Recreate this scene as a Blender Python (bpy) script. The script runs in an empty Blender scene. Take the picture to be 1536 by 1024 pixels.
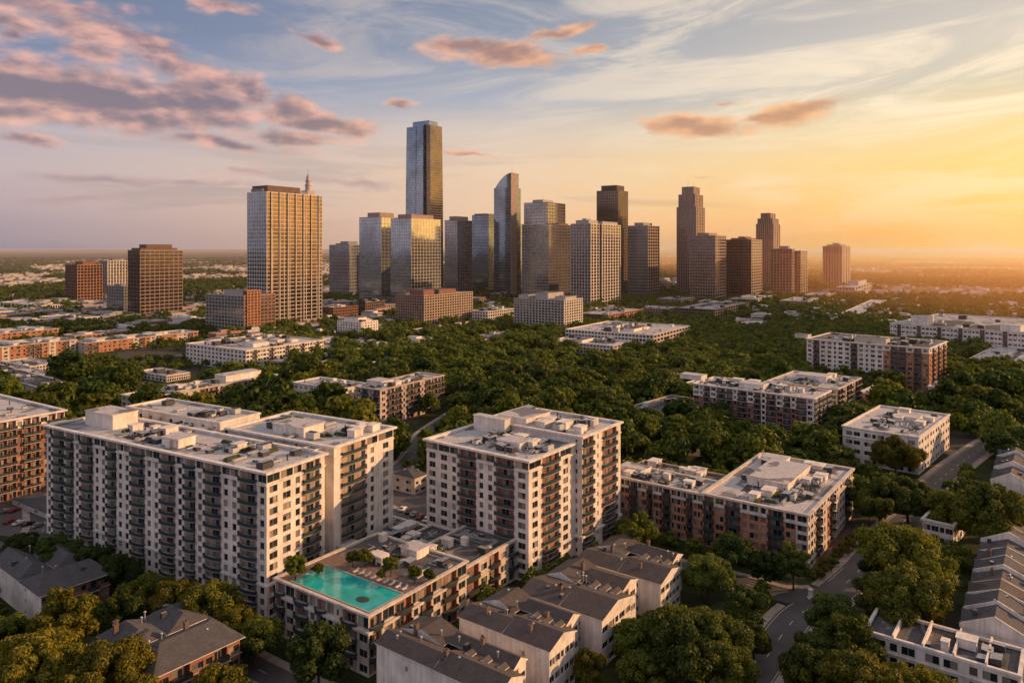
import bpy, math, random
import numpy as np
from mathutils import Vector, Matrix, noise as mnoise

R = math.radians
SC = bpy.context.scene
COL = SC.collection
random.seed(7)
FPX, HZ, CXP, CAMH = 1100.0, 373.0, 768.0, 100.0     # lens and horizon of the photo (1536 wide)
SUN_AZ, SUN_EL, GLOW_AZ = 80.0, 17.5, 64.0

def at(px, py, z=0.0):
    "photo pixel -> point at height z"
    Y = FPX * (CAMH - z) / (py - HZ)
    return ((px - CXP) / FPX * Y, Y)

def px_of(x, y, z=0.0):
    return (CXP + FPX * x / y, HZ + FPX * (CAMH - z) / y)

def lin(r, g, b):
    f = lambda c: (c / 255 / 12.92) if c <= 10 else ((c / 255 + .055) / 1.055) ** 2.4
    return (f(r), f(g), f(b))

# ------------------------------------------------------------------ node helpers
class NT:
    def __init__(s, tree): s.t = tree; s.n = tree.nodes; s.l = tree.links
    def new(s, kind, **kw):
        nd = s.n.new(kind)
        for k, v in kw.items(): setattr(nd, k, v)
        return nd
    def put(s, sock, v):
        if isinstance(v, bpy.types.NodeSocket): s.l.new(v, sock)
        elif isinstance(v, (tuple, list)) and len(v) == 3 and sock.type == 'RGBA': sock.default_value = (*v, 1)
        else: sock.default_value = v
    def m(s, op, a, b=None, c=None, clamp=False):
        nd = s.new('ShaderNodeMath', operation=op, use_clamp=clamp)
        s.put(nd.inputs[0], a)
        if b is not None: s.put(nd.inputs[1], b)
        if c is not None: s.put(nd.inputs[2], c)
        return nd.outputs[0]
    def mix(s, fac, a, b, mode='MIX'):
        nd = s.new('ShaderNodeMix', data_type='RGBA', blend_type=mode)
        s.put(nd.inputs[0], fac); s.put(nd.inputs[6], a); s.put(nd.inputs[7], b)
        return nd.outputs[2]
    def rng(s, v, a, b, c=0.0, d=1.0, smooth=False):
        nd = s.new('ShaderNodeMapRange', interpolation_type='SMOOTHSTEP' if smooth else 'LINEAR')
        for i, q in enumerate((v, a, b, c, d)): s.put(nd.inputs[i], q)
        return nd.outputs[0]
    def noise(s, vec, scale, detail=4, rough=.55, dist=0.0):
        nd = s.new('ShaderNodeTexNoise')
        if vec is not None: s.put(nd.inputs['Vector'], vec)
        nd.inputs['Scale'].default_value = scale; nd.inputs['Detail'].default_value = detail
        nd.inputs['Roughness'].default_value = rough; nd.inputs['Distortion'].default_value = dist
        return nd.outputs[0]
    def xyz(s, x, y, z):
        nd = s.new('ShaderNodeCombineXYZ')
        s.put(nd.inputs[0], x); s.put(nd.inputs[1], y); s.put(nd.inputs[2], z)
        return nd.outputs[0]
    def ramp(s, v, stops, interp='LINEAR'):
        nd = s.new('ShaderNodeValToRGB'); cr = nd.color_ramp; cr.interpolation = interp
        while len(cr.elements) < len(stops): cr.elements.new(.5)
        for e, (p, c) in zip(cr.elements, stops): e.position = p; e.color = (*c, 1)
        s.put(nd.inputs[0], v)
        return nd.outputs[0]

def new_mat(name):
    m = bpy.data.materials.new(name); m.use_nodes = True
    t = NT(m.node_tree); t.n.clear()
    out = t.new('ShaderNodeOutputMaterial')
    return m, t, out

def principled(t, out, base, rough=.8, metal=0.0, spec=.5, normal=None):
    b = t.new('ShaderNodeBsdfPrincipled')
    t.put(b.inputs['Base Color'], base); t.put(b.inputs['Roughness'], rough)
    t.put(b.inputs['Metallic'], metal); b.inputs['Specular IOR Level'].default_value = spec
    if normal is not None: t.l.new(normal, b.inputs['Normal'])
    t.l.new(b.outputs[0], out.inputs[0])
    return b

def bump(t, h, strength, dist):
    nd = t.new('ShaderNodeBump'); t.l.new(h, nd.inputs['Height'])
    nd.inputs['Strength'].default_value = strength; nd.inputs['Distance'].default_value = dist
    return nd.outputs[0]

def plaster(name, col, var=.22, rough=.85, streak=.25, scale=.25, spec=.3):
    "painted wall / concrete: blotches, rain streaks, fine grain"
    m, t, out = new_mat(name)
    g = t.new('ShaderNodeNewGeometry'); p = g.outputs['Position']
    mp = t.new('ShaderNodeMapping'); t.l.new(p, mp.inputs[0]); mp.inputs['Scale'].default_value = (1.1, 1.1, .09)
    n1 = t.noise(p, scale, 5); n2 = t.noise(mp.outputs[0], 1.0, 4); n3 = t.noise(p, 3.5, 3)
    k = t.m('ADD', t.rng(n1, .3, .7, 1 - var, 1 + var * .5), t.rng(n2, .35, .65, -streak * .6, streak * .4))
    k = t.m('ADD', k, t.rng(n3, .3, .7, -.05, .05))
    c = t.mix(1.0, col, t.xyz(k, k, k), 'MULTIPLY')
    principled(t, out, c, rough, 0, spec)
    return m

def brick(name, c1, c2, mortar):
    m, t, out = new_mat(name)
    tc = t.new('ShaderNodeTexCoord')
    g = t.new('ShaderNodeNewGeometry')
    sx = t.new('ShaderNodeSeparateXYZ'); t.l.new(tc.outputs['Object'], sx.inputs[0])
    v = t.xyz(t.m('ADD', sx.outputs[0], sx.outputs[1]), sx.outputs[2], 0.0)
    br = t.new('ShaderNodeTexBrick'); t.l.new(v, br.inputs['Vector'])
    br.inputs['Scale'].default_value = 1.6; br.inputs['Mortar Size'].default_value = .016
    t.put(br.inputs['Color1'], c1); t.put(br.inputs['Color2'], c2); t.put(br.inputs['Mortar'], mortar)
    k = t.rng(t.noise(g.outputs['Position'], .3, 5), .3, .7, .7, 1.2)
    principled(t, out, t.mix(1.0, br.outputs[0], t.xyz(k, k, k), 'MULTIPLY'), .9, 0, .2)
    return m

def roofmat(name, c1, c2, c3, scale=.12, thr=.56, rough=.8):
    "flat membrane roof: sheets, ponding stains, dark felt areas"
    m, t, out = new_mat(name)
    g = t.new('ShaderNodeNewGeometry'); p = g.outputs['Position']
    tc = t.new('ShaderNodeTexCoord')
    big = t.noise(p, scale, 3, .5, .8); n2 = t.noise(p, .6, 5, .6); n3 = t.noise(p, 2.5, 3)
    c = t.mix(t.rng(n2, .35, .7), c1, c2)
    c = t.mix(t.rng(big, thr, thr + .05, smooth=True), c, c3)
    wv = t.new('ShaderNodeTexBrick'); t.l.new(tc.outputs['Object'], wv.inputs['Vector'])
    wv.inputs['Scale'].default_value = .22; wv.inputs['Mortar Size'].default_value = .012
    t.put(wv.inputs['Color1'], (1, 1, 1)); t.put(wv.inputs['Color2'], (.88, .88, .9)); t.put(wv.inputs['Mortar'], (.55, .55, .55))
    c = t.mix(1.0, c, wv.outputs[0], 'MULTIPLY')
    k = t.rng(n3, .3, .7, .85, 1.12)
    principled(t, out, t.mix(1.0, c, t.xyz(k, k, k), 'MULTIPLY'), rough, 0, .4, bump(t, n3, .3, .1))
    return m

def shingle(name, c1, c2):
    m, t, out = new_mat(name)
    g = t.new('ShaderNodeNewGeometry'); p = g.outputs['Position']; tc = t.new('ShaderNodeTexCoord')
    br = t.new('ShaderNodeTexBrick'); t.l.new(tc.outputs['Object'], br.inputs['Vector'])
    br.inputs['Scale'].default_value = 1.1; br.inputs['Mortar Size'].default_value = .03
    t.put(br.inputs['Color1'], c1); t.put(br.inputs['Color2'], c2); t.put(br.inputs['Mortar'], tuple(v * .5 for v in c1))
    k = t.rng(t.noise(p, .5, 5, .6), .3, .7, .82, 1.15)
    principled(t, out, t.mix(1.0, br.outputs[0], t.xyz(k, k, k), 'MULTIPLY'), .85, 0, .3, bump(t, t.noise(p, 3, 4), .5, .08))
    return m

def glassmat(name, dark, curtain, share, rough=.06, spec=.6):
    "window pane: dark glass, some with pale curtains or blinds behind"
    m, t, out = new_mat(name)
    oi = t.new('ShaderNodeObjectInfo'); g = t.new('ShaderNodeNewGeometry')
    r = t.m('FRACT', t.m('ADD', oi.outputs['Random'], g.outputs['Random Per Island']))
    r2 = t.m('FRACT', t.m('MULTIPLY', r, 7.31))
    c = t.mix(t.rng(r2, 0, 1, 0, .6), dark, tuple(v * 2.6 for v in dark))
    c = t.mix(t.m('MULTIPLY', t.m('LESS_THAN', r, share), t.rng(r2, 0, 1, .25, 1)), c, curtain)
    principled(t, out, c, rough, 0, spec)
    return m

def curtainwall(name, col, metal=.75, rough=.12, var=.14):
    "reflective tower glass: every pane tilts and tints a little differently"
    m, t, out = new_mat(name)
    g = t.new('ShaderNodeNewGeometry'); tc = t.new('ShaderNodeTexCoord')
    sx = t.new('ShaderNodeSeparateXYZ'); t.l.new(tc.outputs['Object'], sx.inputs[0])
    h = t.m('FLOOR', t.m('DIVIDE', t.m('ADD', sx.outputs[0], sx.outputs[1]), 3.1))
    v = t.m('FLOOR', t.m('DIVIDE', sx.outputs[2], 3.6))
    wn = t.new('ShaderNodeTexWhiteNoise'); t.l.new(t.xyz(h, v, 0.0), wn.inputs['Vector'])
    k = t.rng(wn.outputs[0], 0, 1, 1 - var, 1 + var)
    c = t.mix(1.0, col, t.xyz(k, k, k), 'MULTIPLY')
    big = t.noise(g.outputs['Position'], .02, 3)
    c = t.mix(t.rng(big, .42, .66, 0, .5, True), c, tuple(q * .25 for q in col))  # dark reflections of the surroundings painted into the glass by broad noise
    nm = t.new('ShaderNodeVectorMath', operation='ADD')
    off = t.new('ShaderNodeVectorMath', operation='SCALE')
    cen = t.new('ShaderNodeVectorMath', operation='SUBTRACT'); t.l.new(wn.outputs[1], cen.inputs[0]); cen.inputs[1].default_value = (.5, .5, .5)
    t.l.new(cen.outputs[0], off.inputs[0]); off.inputs['Scale'].default_value = .007
    t.l.new(g.outputs['Normal'], nm.inputs[0]); t.l.new(off.outputs[0], nm.inputs[1])
    nn = t.new('ShaderNodeVectorMath', operation='NORMALIZE'); t.l.new(nm.outputs[0], nn.inputs[0])
    principled(t, out, c, rough, metal, .8, nn.outputs[0])
    return m

def simple(name, col, rough=.6, metal=0.0, var=.15, scale=1.5):
    m, t, out = new_mat(name)
    g = t.new('ShaderNodeNewGeometry')
    k = t.rng(t.noise(g.outputs['Position'], scale, 4), .3, .7, 1 - var, 1 + var)
    principled(t, out, t.mix(1.0, col, t.xyz(k, k, k), 'MULTIPLY'), rough, metal, .4)
    return m

def leafmat(name, c1, c2, transl=.3):
    m, t, out = new_mat(name)
    g = t.new('ShaderNodeNewGeometry'); oi = t.new('ShaderNodeObjectInfo')
    clump = t.noise(g.outputs['Position'], .35, 3); stand = t.noise(g.outputs['Position'], .055, 2)
    c = t.mix(t.rng(t.m('ADD', t.m('MULTIPLY', g.outputs['Random Per Island'], .5), clump), .4, 1.1), c1, c2)
    c = t.mix(1.0, c, oi.outputs['Color'], 'MULTIPLY')
    k = t.rng(oi.outputs['Random'], 0, 1, .75, 1.25)
    c = t.mix(1.0, c, t.xyz(k, k, t.m('MULTIPLY', k, .9)), 'MULTIPLY')
    c = t.mix(1.0, c, t.ramp(t.rng(stand, .3, .7), [(0, (.5, .58, .62)), (.5, (1, 1, 1)), (1, (1.0, .92, .7))]), 'MULTIPLY')
    d = t.new('ShaderNodeBsdfPrincipled'); t.l.new(c, d.inputs['Base Color']); d.inputs['Roughness'].default_value = .65
    d.inputs['Specular IOR Level'].default_value = .25
    tr = t.new('ShaderNodeBsdfTranslucent'); t.l.new(t.mix(1.0, c, (1.3, 1.25, .5), 'MULTIPLY'), tr.inputs[0])
    mx = t.new('ShaderNodeMixShader'); mx.inputs[0].default_value = transl
    t.l.new(d.outputs[0], mx.inputs[1]); t.l.new(tr.outputs[0], mx.inputs[2]); t.l.new(mx.outputs[0], out.inputs[0])
    return m

M = {}
M['white'] = plaster('white_stucco', (.77, .69, .61))
M['cream'] = plaster('cream_stucco', (.60, .52, .44))
M['pinkish'] = plaster('pink_stucco', (.52, .42, .37))
M['tan'] = plaster('tan_stucco', (.42, .31, .23))
M['concrete'] = plaster('concrete', (.42, .39, .37))
M['greyc'] = plaster('grey_cladding', (.30, .29, .29))
M['brown'] = plaster('brown_cladding', (.17, .11, .085))
M['darkbrown'] = plaster('dark_stone', (.085, .06, .05), streak=.1)
M['rose'] = plaster('rose_concrete', (.36, .25, .21))
M['redstone'] = plaster('red_stone', (.25, .115, .08))
M['brick'] = brick('red_brick', (.34, .13, .075), (.28, .10, .06), (.34, .26, .21))
M['orangebrick'] = brick('orange_brick', (.46, .19, .095), (.38, .15, .075), (.42, .31, .24))
M['brownbrick'] = brick('brown_brick', (.17, .085, .06), (.14, .07, .05), (.24, .2, .17))
M['roof'] = roofmat('membrane_roof', (.52, .49, .47), (.38, .36, .35), (.13, .125, .125), .1, .54)
M['roofpale'] = roofmat('pale_roof', (.60, .56, .53), (.46, .43, .41), (.20, .19, .19), .085, .57)
M['roofdark'] = roofmat('dark_felt_roof', (.085, .08, .08), (.14, .13, .13), (.3, .28, .27), .12, .6)
M['shingle'] = shingle('brown_shingle', (.092, .074, .067), (.12, .097, .088))
M['shinglegrey'] = shingle('grey_shingle', (.088, .083, .085), (.118, .112, .115))
M['pane'] = glassmat('window_pane', (.014, .018, .021), (.38, .31, .24), .48)
M['paneblue'] = glassmat('office_pane', (.014, .018, .024), (.16, .16, .16), .25)
M['frame'] = simple('window_frame', (.28, .27, .26), .5)
M['framedark'] = simple('dark_frame', (.04, .04, .042), .5)
M['rail'] = simple('railing', (.045, .068, .07), .25, .1)
M['slab'] = simple('balcony_slab', (.26, .25, .24), .8)
M['slabcream'] = simple('balcony_edge', (.42, .36, .31), .8)
M['metal'] = simple('galvanised', (.42, .42, .42), .45, .6)
M['unit'] = simple('roof_unit', (.45, .44, .42), .6)
M['unitdark'] = simple('roof_unit_dark', (.05, .05, .055), .6)
M['mat'] = simple('roof_terrace', (.06, .055, .055), .9, 0, .4, .8)
M['deck'] = simple('pool_deck', (.2, .135, .1), .8, 0, .3)
M['bark'] = simple('bark', (.07, .05, .035), .9, 0, .4, 3)
M['g_blue'] = curtainwall('blue_glass', (.30, .37, .44), .85, .08)
M['g_grey'] = curtainwall('grey_glass', (.28, .30, .32), .75, .1)
M['g_dark'] = curtainwall('dark_glass', (.10, .088, .082), .75, .1)
M['g_bronze'] = curtainwall('bronze_glass', (.46, .34, .20), .85, .1)
M['g_deep'] = curtainwall('deep_blue_glass', (.17, .235, .31), .85, .07)
M['g_copper'] = curtainwall('copper_glass', (.21, .15, .092), .85, .1)
M['g_brown'] = curtainwall('brown_glass', (.15, .112, .082), .8, .1)
M['g_teal'] = curtainwall('teal_glass', (.44, .46, .42), .85, .08)
M['leaf'] = leafmat('leaf_green', (.045, .075, .012), (.145, .165, .026))
M['leafwood'] = leafmat('leaf_wood', (.044, .082, .012), (.165, .18, .026), .32)

# ------------------------------------------------------------------ mesh building
class MB:
    def __init__(s): s.v = []; s.f = []; s.m = []
    def quad(s, a, b, c, d, mi=0):
        n = len(s.v); s.v += [a, b, c, d]; s.f.append((n, n + 1, n + 2, n + 3)); s.m.append(mi)
    def poly(s, pts, mi=0):
        n = len(s.v); s.v += list(pts); s.f.append(tuple(range(n, n + len(pts)))); s.m.append(mi)
    def box(s, x0, x1, y0, y1, z0, z1, mi=0, top=None):
        n = len(s.v)
        s.v += [(x0, y0, z0), (x1, y0, z0), (x1, y1, z0), (x0, y1, z0), (x0, y0, z1), (x1, y0, z1), (x1, y1, z1), (x0, y1, z1)]
        s.f += [(n, n + 3, n + 2, n + 1), (n + 4, n + 5, n + 6, n + 7), (n, n + 1, n + 5, n + 4), (n + 1, n + 2, n + 6, n + 5), (n + 2, n + 3, n + 7, n + 6), (n + 3, n, n + 4, n + 7)]
        s.m += [mi, mi if top is None else top, mi, mi, mi, mi]
    def tube(s, p0, p1, r0, r1, k=8, mi=0, cap=True):
        p0, p1 = Vector(p0), Vector(p1); d = (p1 - p0).normalized()
        u = d.orthogonal().normalized(); w = d.cross(u); n = len(s.v)
        for p, r in ((p0, r0), (p1, r1)):
            for i in range(k):
                a = 2 * math.pi * i / k; s.v.append(tuple(p + u * (r * math.cos(a)) + w * (r * math.sin(a))))
        for i in range(k):
            j = (i + 1) % k; s.f.append((n + i, n + j, n + k + j, n + k + i)); s.m.append(mi)
        if cap: s.f.append(tuple(range(n + k, n + 2 * k))); s.m.append(mi)
    def add(s, other, loc, rz=0.0):
        c, si = math.cos(rz), math.sin(rz); n = len(s.v)
        s.v += [(loc[0] + c * x - si * y, loc[1] + si * x + c * y, loc[2] + z) for x, y, z in other.v]
        s.f += [tuple(i + n for i in f) for f in other.f]; s.m += other.m
    def mesh(s, name, mats):
        me = bpy.data.meshes.new(name); me.from_pydata(s.v, [], s.f)
        for q in mats: me.materials.append(q)
        me.polygons.foreach_set('material_index', np.array(s.m, dtype=np.int32)); me.update()
        return me
    def build(s, name, mats, parent=None, loc=(0, 0, 0)):
        return obj(name, s.mesh(name, mats if isinstance(mats, (list, tuple)) else [mats]), parent, loc)

def obj(name, me, parent=None, loc=(0, 0, 0), rz=0.0):
    o = bpy.data.objects.new(name, me); COL.objects.link(o)
    o.parent = parent; o.location = loc; o.rotation_euler = (0, 0, rz)
    return o

def tag(o, label=None, cat=None, group=None, kind=None):
    if label: o['label'] = label
    if cat: o['category'] = cat
    if group: o['group'] = group
    if kind: o['kind'] = kind
    return o

def thing(name, label, cat, loc=(0, 0, 0), rz=0.0, group=None):
    o = obj(name, None, None, loc, rz); o.empty_display_size = 1
    return tag(o, label, cat, group)

def dup(root, loc, rz, label, group, scale=1.0, color=None):
    r = root.copy(); COL.objects.link(r); r.location = loc; r.rotation_euler = (0, 0, rz); r.scale = scale if isinstance(scale, tuple) else (scale,) * 3
    r['label'] = label
    if group: r['group'] = group
    for ch in list(root.children):
        c = ch.copy(); COL.objects.link(c); c.parent = r
        if color: c.color = color
        for g in list(ch.children):
            d = g.copy(); COL.objects.link(d); d.parent = c
            if color: d.color = color
    return r

# ------------------------------------------------------------------ facade parts (templates cached by size)
CACHE = {}
def window_mbs(w, h):
    k = ('w', w, h)
    if k not in CACHE:
        fr, pn = MB(), MB()
        b = .09; a, c = w / 2, h / 2
        fr.box(-a, a, -.05, 0, -c, -c + b); fr.box(-a, a, -.05, 0, c - b, c)
        fr.box(-a, -a + b, -.05, 0, -c + b, c - b); fr.box(a - b, a, -.05, 0, -c + b, c - b)
        if w > 1.6: fr.box(-.05, .05, -.05, 0, -c + b, c - b)
        x0, x1 = -a + b, a - b
        if w > 1.6:
            pn.quad((x0, -.01, -c + b), (-.05, -.01, -c + b), (-.05, -.01, c - b), (x0, -.01, c - b))
            pn.quad((.05, -.01, -c + b), (x1, -.01, -c + b), (x1, -.01, c - b), (.05, -.01, c - b))
        else:
            pn.quad((x0, -.01, -c + b), (x1, -.01, -c + b), (x1, -.01, c - b), (x0, -.01, c - b))
        CACHE[k] = (fr, pn)
    return CACHE[k]

def balcony_mbs(w, d, bow):
    k = ('b', w, d, bow)
    if k not in CACHE:
        sl, rl = MB(), MB(); n = 9 if bow else 2; a = w / 2
        pts = [(-a, 0)]
        for i in range(n):
            t = -1 + 2 * i / (n - 1); pts.append((a * t, -d * ((.6 + .4 * math.cos(t * math.pi / 2)) if bow else 1)))
        pts.append((a, 0)); m = len(pts)
        sl.poly([(x, y, .03) for x, y in pts]); sl.poly([(x, y, -.2) for x, y in reversed(pts)])
        for i in range(m - 1):
            (x0, y0), (x1, y1) = pts[i], pts[i + 1]
            sl.quad((x0, y0, -.2), (x1, y1, -.2), (x1, y1, .03), (x0, y0, .03))
            s = .96
            rl.quad((x0 * s, y0 * s, .12), (x1 * s, y1 * s, .12), (x1 * s, y1 * s, 1.0), (x0 * s, y0 * s, 1.0))
            rl.quad((x0 * s, y0 * s, 1.0), (x1 * s, y1 * s, 1.0), (x1, y1, 1.06), (x0, y0, 1.06), 1)
            rl.quad((x0, y0, .98), (x1, y1, .98), (x1, y1, 1.06), (x0, y0, 1.06), 1)
        CACHE[k] = (sl, rl)
    return CACHE[k]

def cmesh(key, mb, mats):
    k = ('m', key)
    if k not in CACHE: CACHE[k] = mb.mesh(key[0], mats)
    return CACHE[k]

FOOT = []      # footprints (for keeping trees off buildings)
def dirs(yaw):
    a = R(yaw); return (math.sin(a), math.cos(a)), (-math.cos(a), math.sin(a))

def reach(P, d, px):
    u = px - CXP
    return (u * P[1] - FPX * P[0]) / (FPX * d[0] - u * d[1])

BAYW = {'p': 1.2, 'w': 2.3, 'd': 3.3, 'B': 5.0, 'n': 3.6, 'g': 2.6, 's': 2.4}

class Building:
    "near corner at the origin; x runs along the facade that recedes to the right, y along the one that recedes to the left"
    def __init__(s, name, label, cat, c, xl, xr, yt=None, yaw=33.0, group=None, h=None, near=0):
        s.P = at(*c); s.yaw = yaw; s.dr, s.dl = dirs(yaw); s.near = near
        s.LR, s.LL = reach(s.P, s.dr, xr), reach(s.P, s.dl, xl)
        s.h = h if h is not None else CAMH - (yt - HZ) / FPX * s.P[1]
        s.root = thing(name, label, cat, (s.P[0], s.P[1], 0), R(90 - yaw), group)
        s.win = []; s.bal = []
        FOOT.append((s.P, s.dr, s.dl, 0, s.LR, 0, s.LL))
    def world(s, x, y):
        return (s.P[0] + s.dr[0] * x + s.dl[0] * y, s.P[1] + s.dr[1] * x + s.dl[1] * y)
    def rx(s, px, y=0): return (lambda p: reach(p, s.dr, px))(s.world(0, y))
    # ---- facade
    def facade(s, mb, side, ox, oy, W, z0, floors, fh, cols, zone=None, bow=True, bd=1.25, wh=1.9, recess=.95, first=0, ribbon=False):
        def P(u, o, z): return (ox + u, oy - o, z) if side == 'R' else (ox - o, oy + u, z)
        toks = cols.split() if isinstance(cols, str) else cols
        tot = sum(BAYW[k[0]] for k in toks); sc = W / tot
        ops = []; u = 0.0
        for k in toks:
            w = BAYW[k[0]] * sc; acc = k.endswith('*'); ops.append((k[0], u, u + w, acc)); u += w
        Q = lambda u0, u1, za, zb, mi, o=0: mb.quad(P(u0, o, za), P(u1, o, za), P(u1, o, zb), P(u0, o, zb), mi)
        for fl in range(first, floors):
            z = z0 + fl * fh; mi0 = zone(fl) if zone else 0
            for kind, u0, u1, acc in ops:
                mi = 0 if mi0 == 9 else (1 if acc else mi0)
                if kind == 'p': Q(u0, u1, z, z + fh, mi); continue
                if ribbon and fl == floors - 1 and kind in 'wd': kind = 'g'
                bw = u1 - u0; c = (u0 + u1) / 2
                if kind == 'w': ow, sill, head, dep = min(1.7, bw * .78), .6, .6 + wh, .22
                elif kind == 'd': ow, sill, head, dep = min(2.9, bw * .86), .6, .6 + wh, .22
                elif kind == 's': ow, sill, head, dep = min(.8, bw * .5), .9, .9 + wh * .8, .22
                elif kind == 'g': ow, sill, head, dep = bw * .92, .5, fh - .35, .15
                else: ow, sill, head, dep = bw * (.9 if kind == 'B' else .88), 0.02, fh - .38, recess
                head = min(head, fh - .3); ow = round(ow * 5) / 5 if ow > .8 else ow; ow = min(ow, bw * .97)
                a, b = c - ow / 2, c + ow / 2; zs, zh = z + sill, z + head
                Q(u0, a, z, z + fh, mi); Q(b, u1, z, z + fh, mi)
                Q(a, b, z, zs, mi); Q(a, b, zh, z + fh, mi)
                mb.quad(P(a, 0, zs), P(a, -dep, zs), P(a, -dep, zh), P(a, 0, zh), mi)
                mb.quad(P(b, 0, zs), P(b, -dep, zs), P(b, -dep, zh), P(b, 0, zh), mi)
                mb.quad(P(a, 0, zs), P(b, 0, zs), P(b, -dep, zs), P(a, -dep, zs), mi)
                mb.quad(P(a, 0, zh), P(b, 0, zh), P(b, -dep, zh), P(a, -dep, zh), mi)
                rz = 0 if side == 'R' else -math.pi / 2
                if kind in 'Bn':
                    Q(a, b, zs, zh, 2, -dep)
                    dw = round(min(2.8, ow * .62) * 5) / 5; dh = 2.1
                    s.win.append((P(c + random.choice((-.3, .3)), -dep + .06, zs + .05 + dh / 2), rz, dw, dh, 1))
                    if fl > 0: s.bal.append((P(c, 0, z), rz, round(min(ow + .5, bw * .98) * 5) / 5, bd, bow))
                else:
                    s.win.append((P(c, -dep + .003, (zs + zh) / 2), rz, round(ow, 2), round(head - sill, 2), 0))
    def volume(s, x0, x1, y0, y1, z0, z1, floors, cl=None, cr=None, mats=('white', 'brick', 'brick'), roof='roof', zone=None, par=.9, corn=.5, top=.6,
               bands=(), bow=True, bd=1.25, wh=1.9, ribbon=False, wname='wall', corn_mat=None):
        "one block of the building: facades on its two visible sides, plain walls behind, cornice, roof deck"
        mb = MB(); fh = (z1 - top - z0) / floors; zt = z1 - top
        if cl: s.facade(mb, 'L', x0, y0, y1 - y0, z0, floors, fh, cl, zone, bow, bd, wh, ribbon=ribbon)
        else: mb.quad((x0, y0, z0), (x0, y1, z0), (x0, y1, zt), (x0, y0, zt))
        if cr: s.facade(mb, 'R', x0, y0, x1 - x0, z0, floors, fh, cr, zone, bow, bd, wh, ribbon=ribbon)
        else: mb.quad((x0, y0, z0), (x1, y0, z0), (x1, y0, zt), (x0, y0, zt))
        mb.quad((x1, y0, z0), (x1, y1, z0), (x1, y1, zt), (x1, y0, zt)); mb.quad((x0, y1, z0), (x1, y1, z0), (x1, y1, zt), (x0, y1, zt))
        mm = [M[q] for q in mats]
        mb.build(wname, mm, s.root)
        for f, o, hh in bands:
            z = z0 + f * fh; t = MB(); t.box(x0 - o, x1, y0 - o, y0 - .002, z - hh / 2, z + hh / 2); t.box(x0 - o, x0 - .002, y0 - .002, y1, z - hh / 2, z + hh / 2)
            t.build('string_course', mm[0] if corn_mat is None else M[corn_mat], s.root)
        c = corn; r = MB(); w = .45
        r.box(x0 - c, x1 + c, y0 - c, y0 + w, zt, z1); r.box(x0 - c, x1 + c, y1 - w, y1 + c, zt, z1)
        r.box(x0 - c, x0 + w, y0 + w, y1 - w, zt, z1); r.box(x1 - w, x1 + c, y0 + w, y1 - w, zt, z1)
        r.build('cornice', mm[0] if corn_mat is None else M[corn_mat], s.root)
        t = MB(); zr = z1 - par
        t.quad((x0 + .02, y0 + .02, zr), (x1 - .02, y0 + .02, zr), (x1 - .02, y1 - .02, zr), (x0 + .02, y1 - .02, zr))
        if par > top:   # inner parapet faces under the cornice
            for a, b in (((x0 + w, y0 + w), (x1 - w, y0 + w)), ((x1 - w, y0 + w), (x1 - w, y1 - w)), ((x1 - w, y1 - w), (x0 + w, y1 - w)), ((x0 + w, y1 - w), (x0 + w, y0 + w))):
                t.quad((*a, zr), (*b, zr), (*b, zt), (*a, zt))
        t.build('roof', M[roof], s.root)
        return zr
    def house_on_roof(s, x0, x1, y0, y1, z0, h, mat='white', roof='roofpale', name='stair_head'):
        mb = MB(); mb.box(x0, x1, y0, y1, z0, z0 + h - .3)
        mb.box(x0 - .25, x1 + .25, y0 - .25, y1 + .25, z0 + h - .3, z0 + h, 0, 1)
        return mb.build(name, [M[mat], M[roof]], s.root)
    def clutter(s, x0, x1, y0, y1, z, n, seed=0, size=1.0, mats=1):
        "rooftop plant: fan units, ducts, felt terraces, pipes"
        rn = random.Random(seed); n = int(n * (1.7 if s.near else 1.1))
        for i in range(mats):
            w, d = rn.uniform(.35, .65) * (x1 - x0), rn.uniform(.2, .45) * (y1 - y0) / max(1, mats * .45)
            a, b = rn.uniform(x0, x1 - w), rn.uniform(y0, y1 - d)
            mb = MB(); k = 14; cx, cy = a + w / 2, b + d / 2; ring = []
            for j in range(k):
                t = 2 * math.pi * j / k; q = rn.uniform(.75, 1.0); ex = abs(math.cos(t)) ** .5 * (1 if math.cos(t) > 0 else -1); ey = abs(math.sin(t)) ** .5 * (1 if math.sin(t) > 0 else -1)
                ring.append((cx + ex * w / 2 * q, cy + ey * d / 2 * q))
            zz = z + .05 + .008 * i
            mb.poly([(p[0], p[1], zz) for p in ring])
            for j in range(k):
                p, q = ring[j], ring[(j + 1) % k]; mb.quad((*p, z - .02), (*q, z - .02), (*q, zz), (*p, zz))
            mb.build('roof_terrace', M['mat'], s.root)
            for j in range(int(n / max(1, mats) * .5)):
                s.unit(rn, rn.uniform(a, a + w), rn.uniform(b, b + d), zz, size)
        for j in range(int(n * .5)):
            s.unit(rn, rn.uniform(x0 + 1, x1 - 1), rn.uniform(y0 + 1, y1 - 1), z, size)
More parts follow.
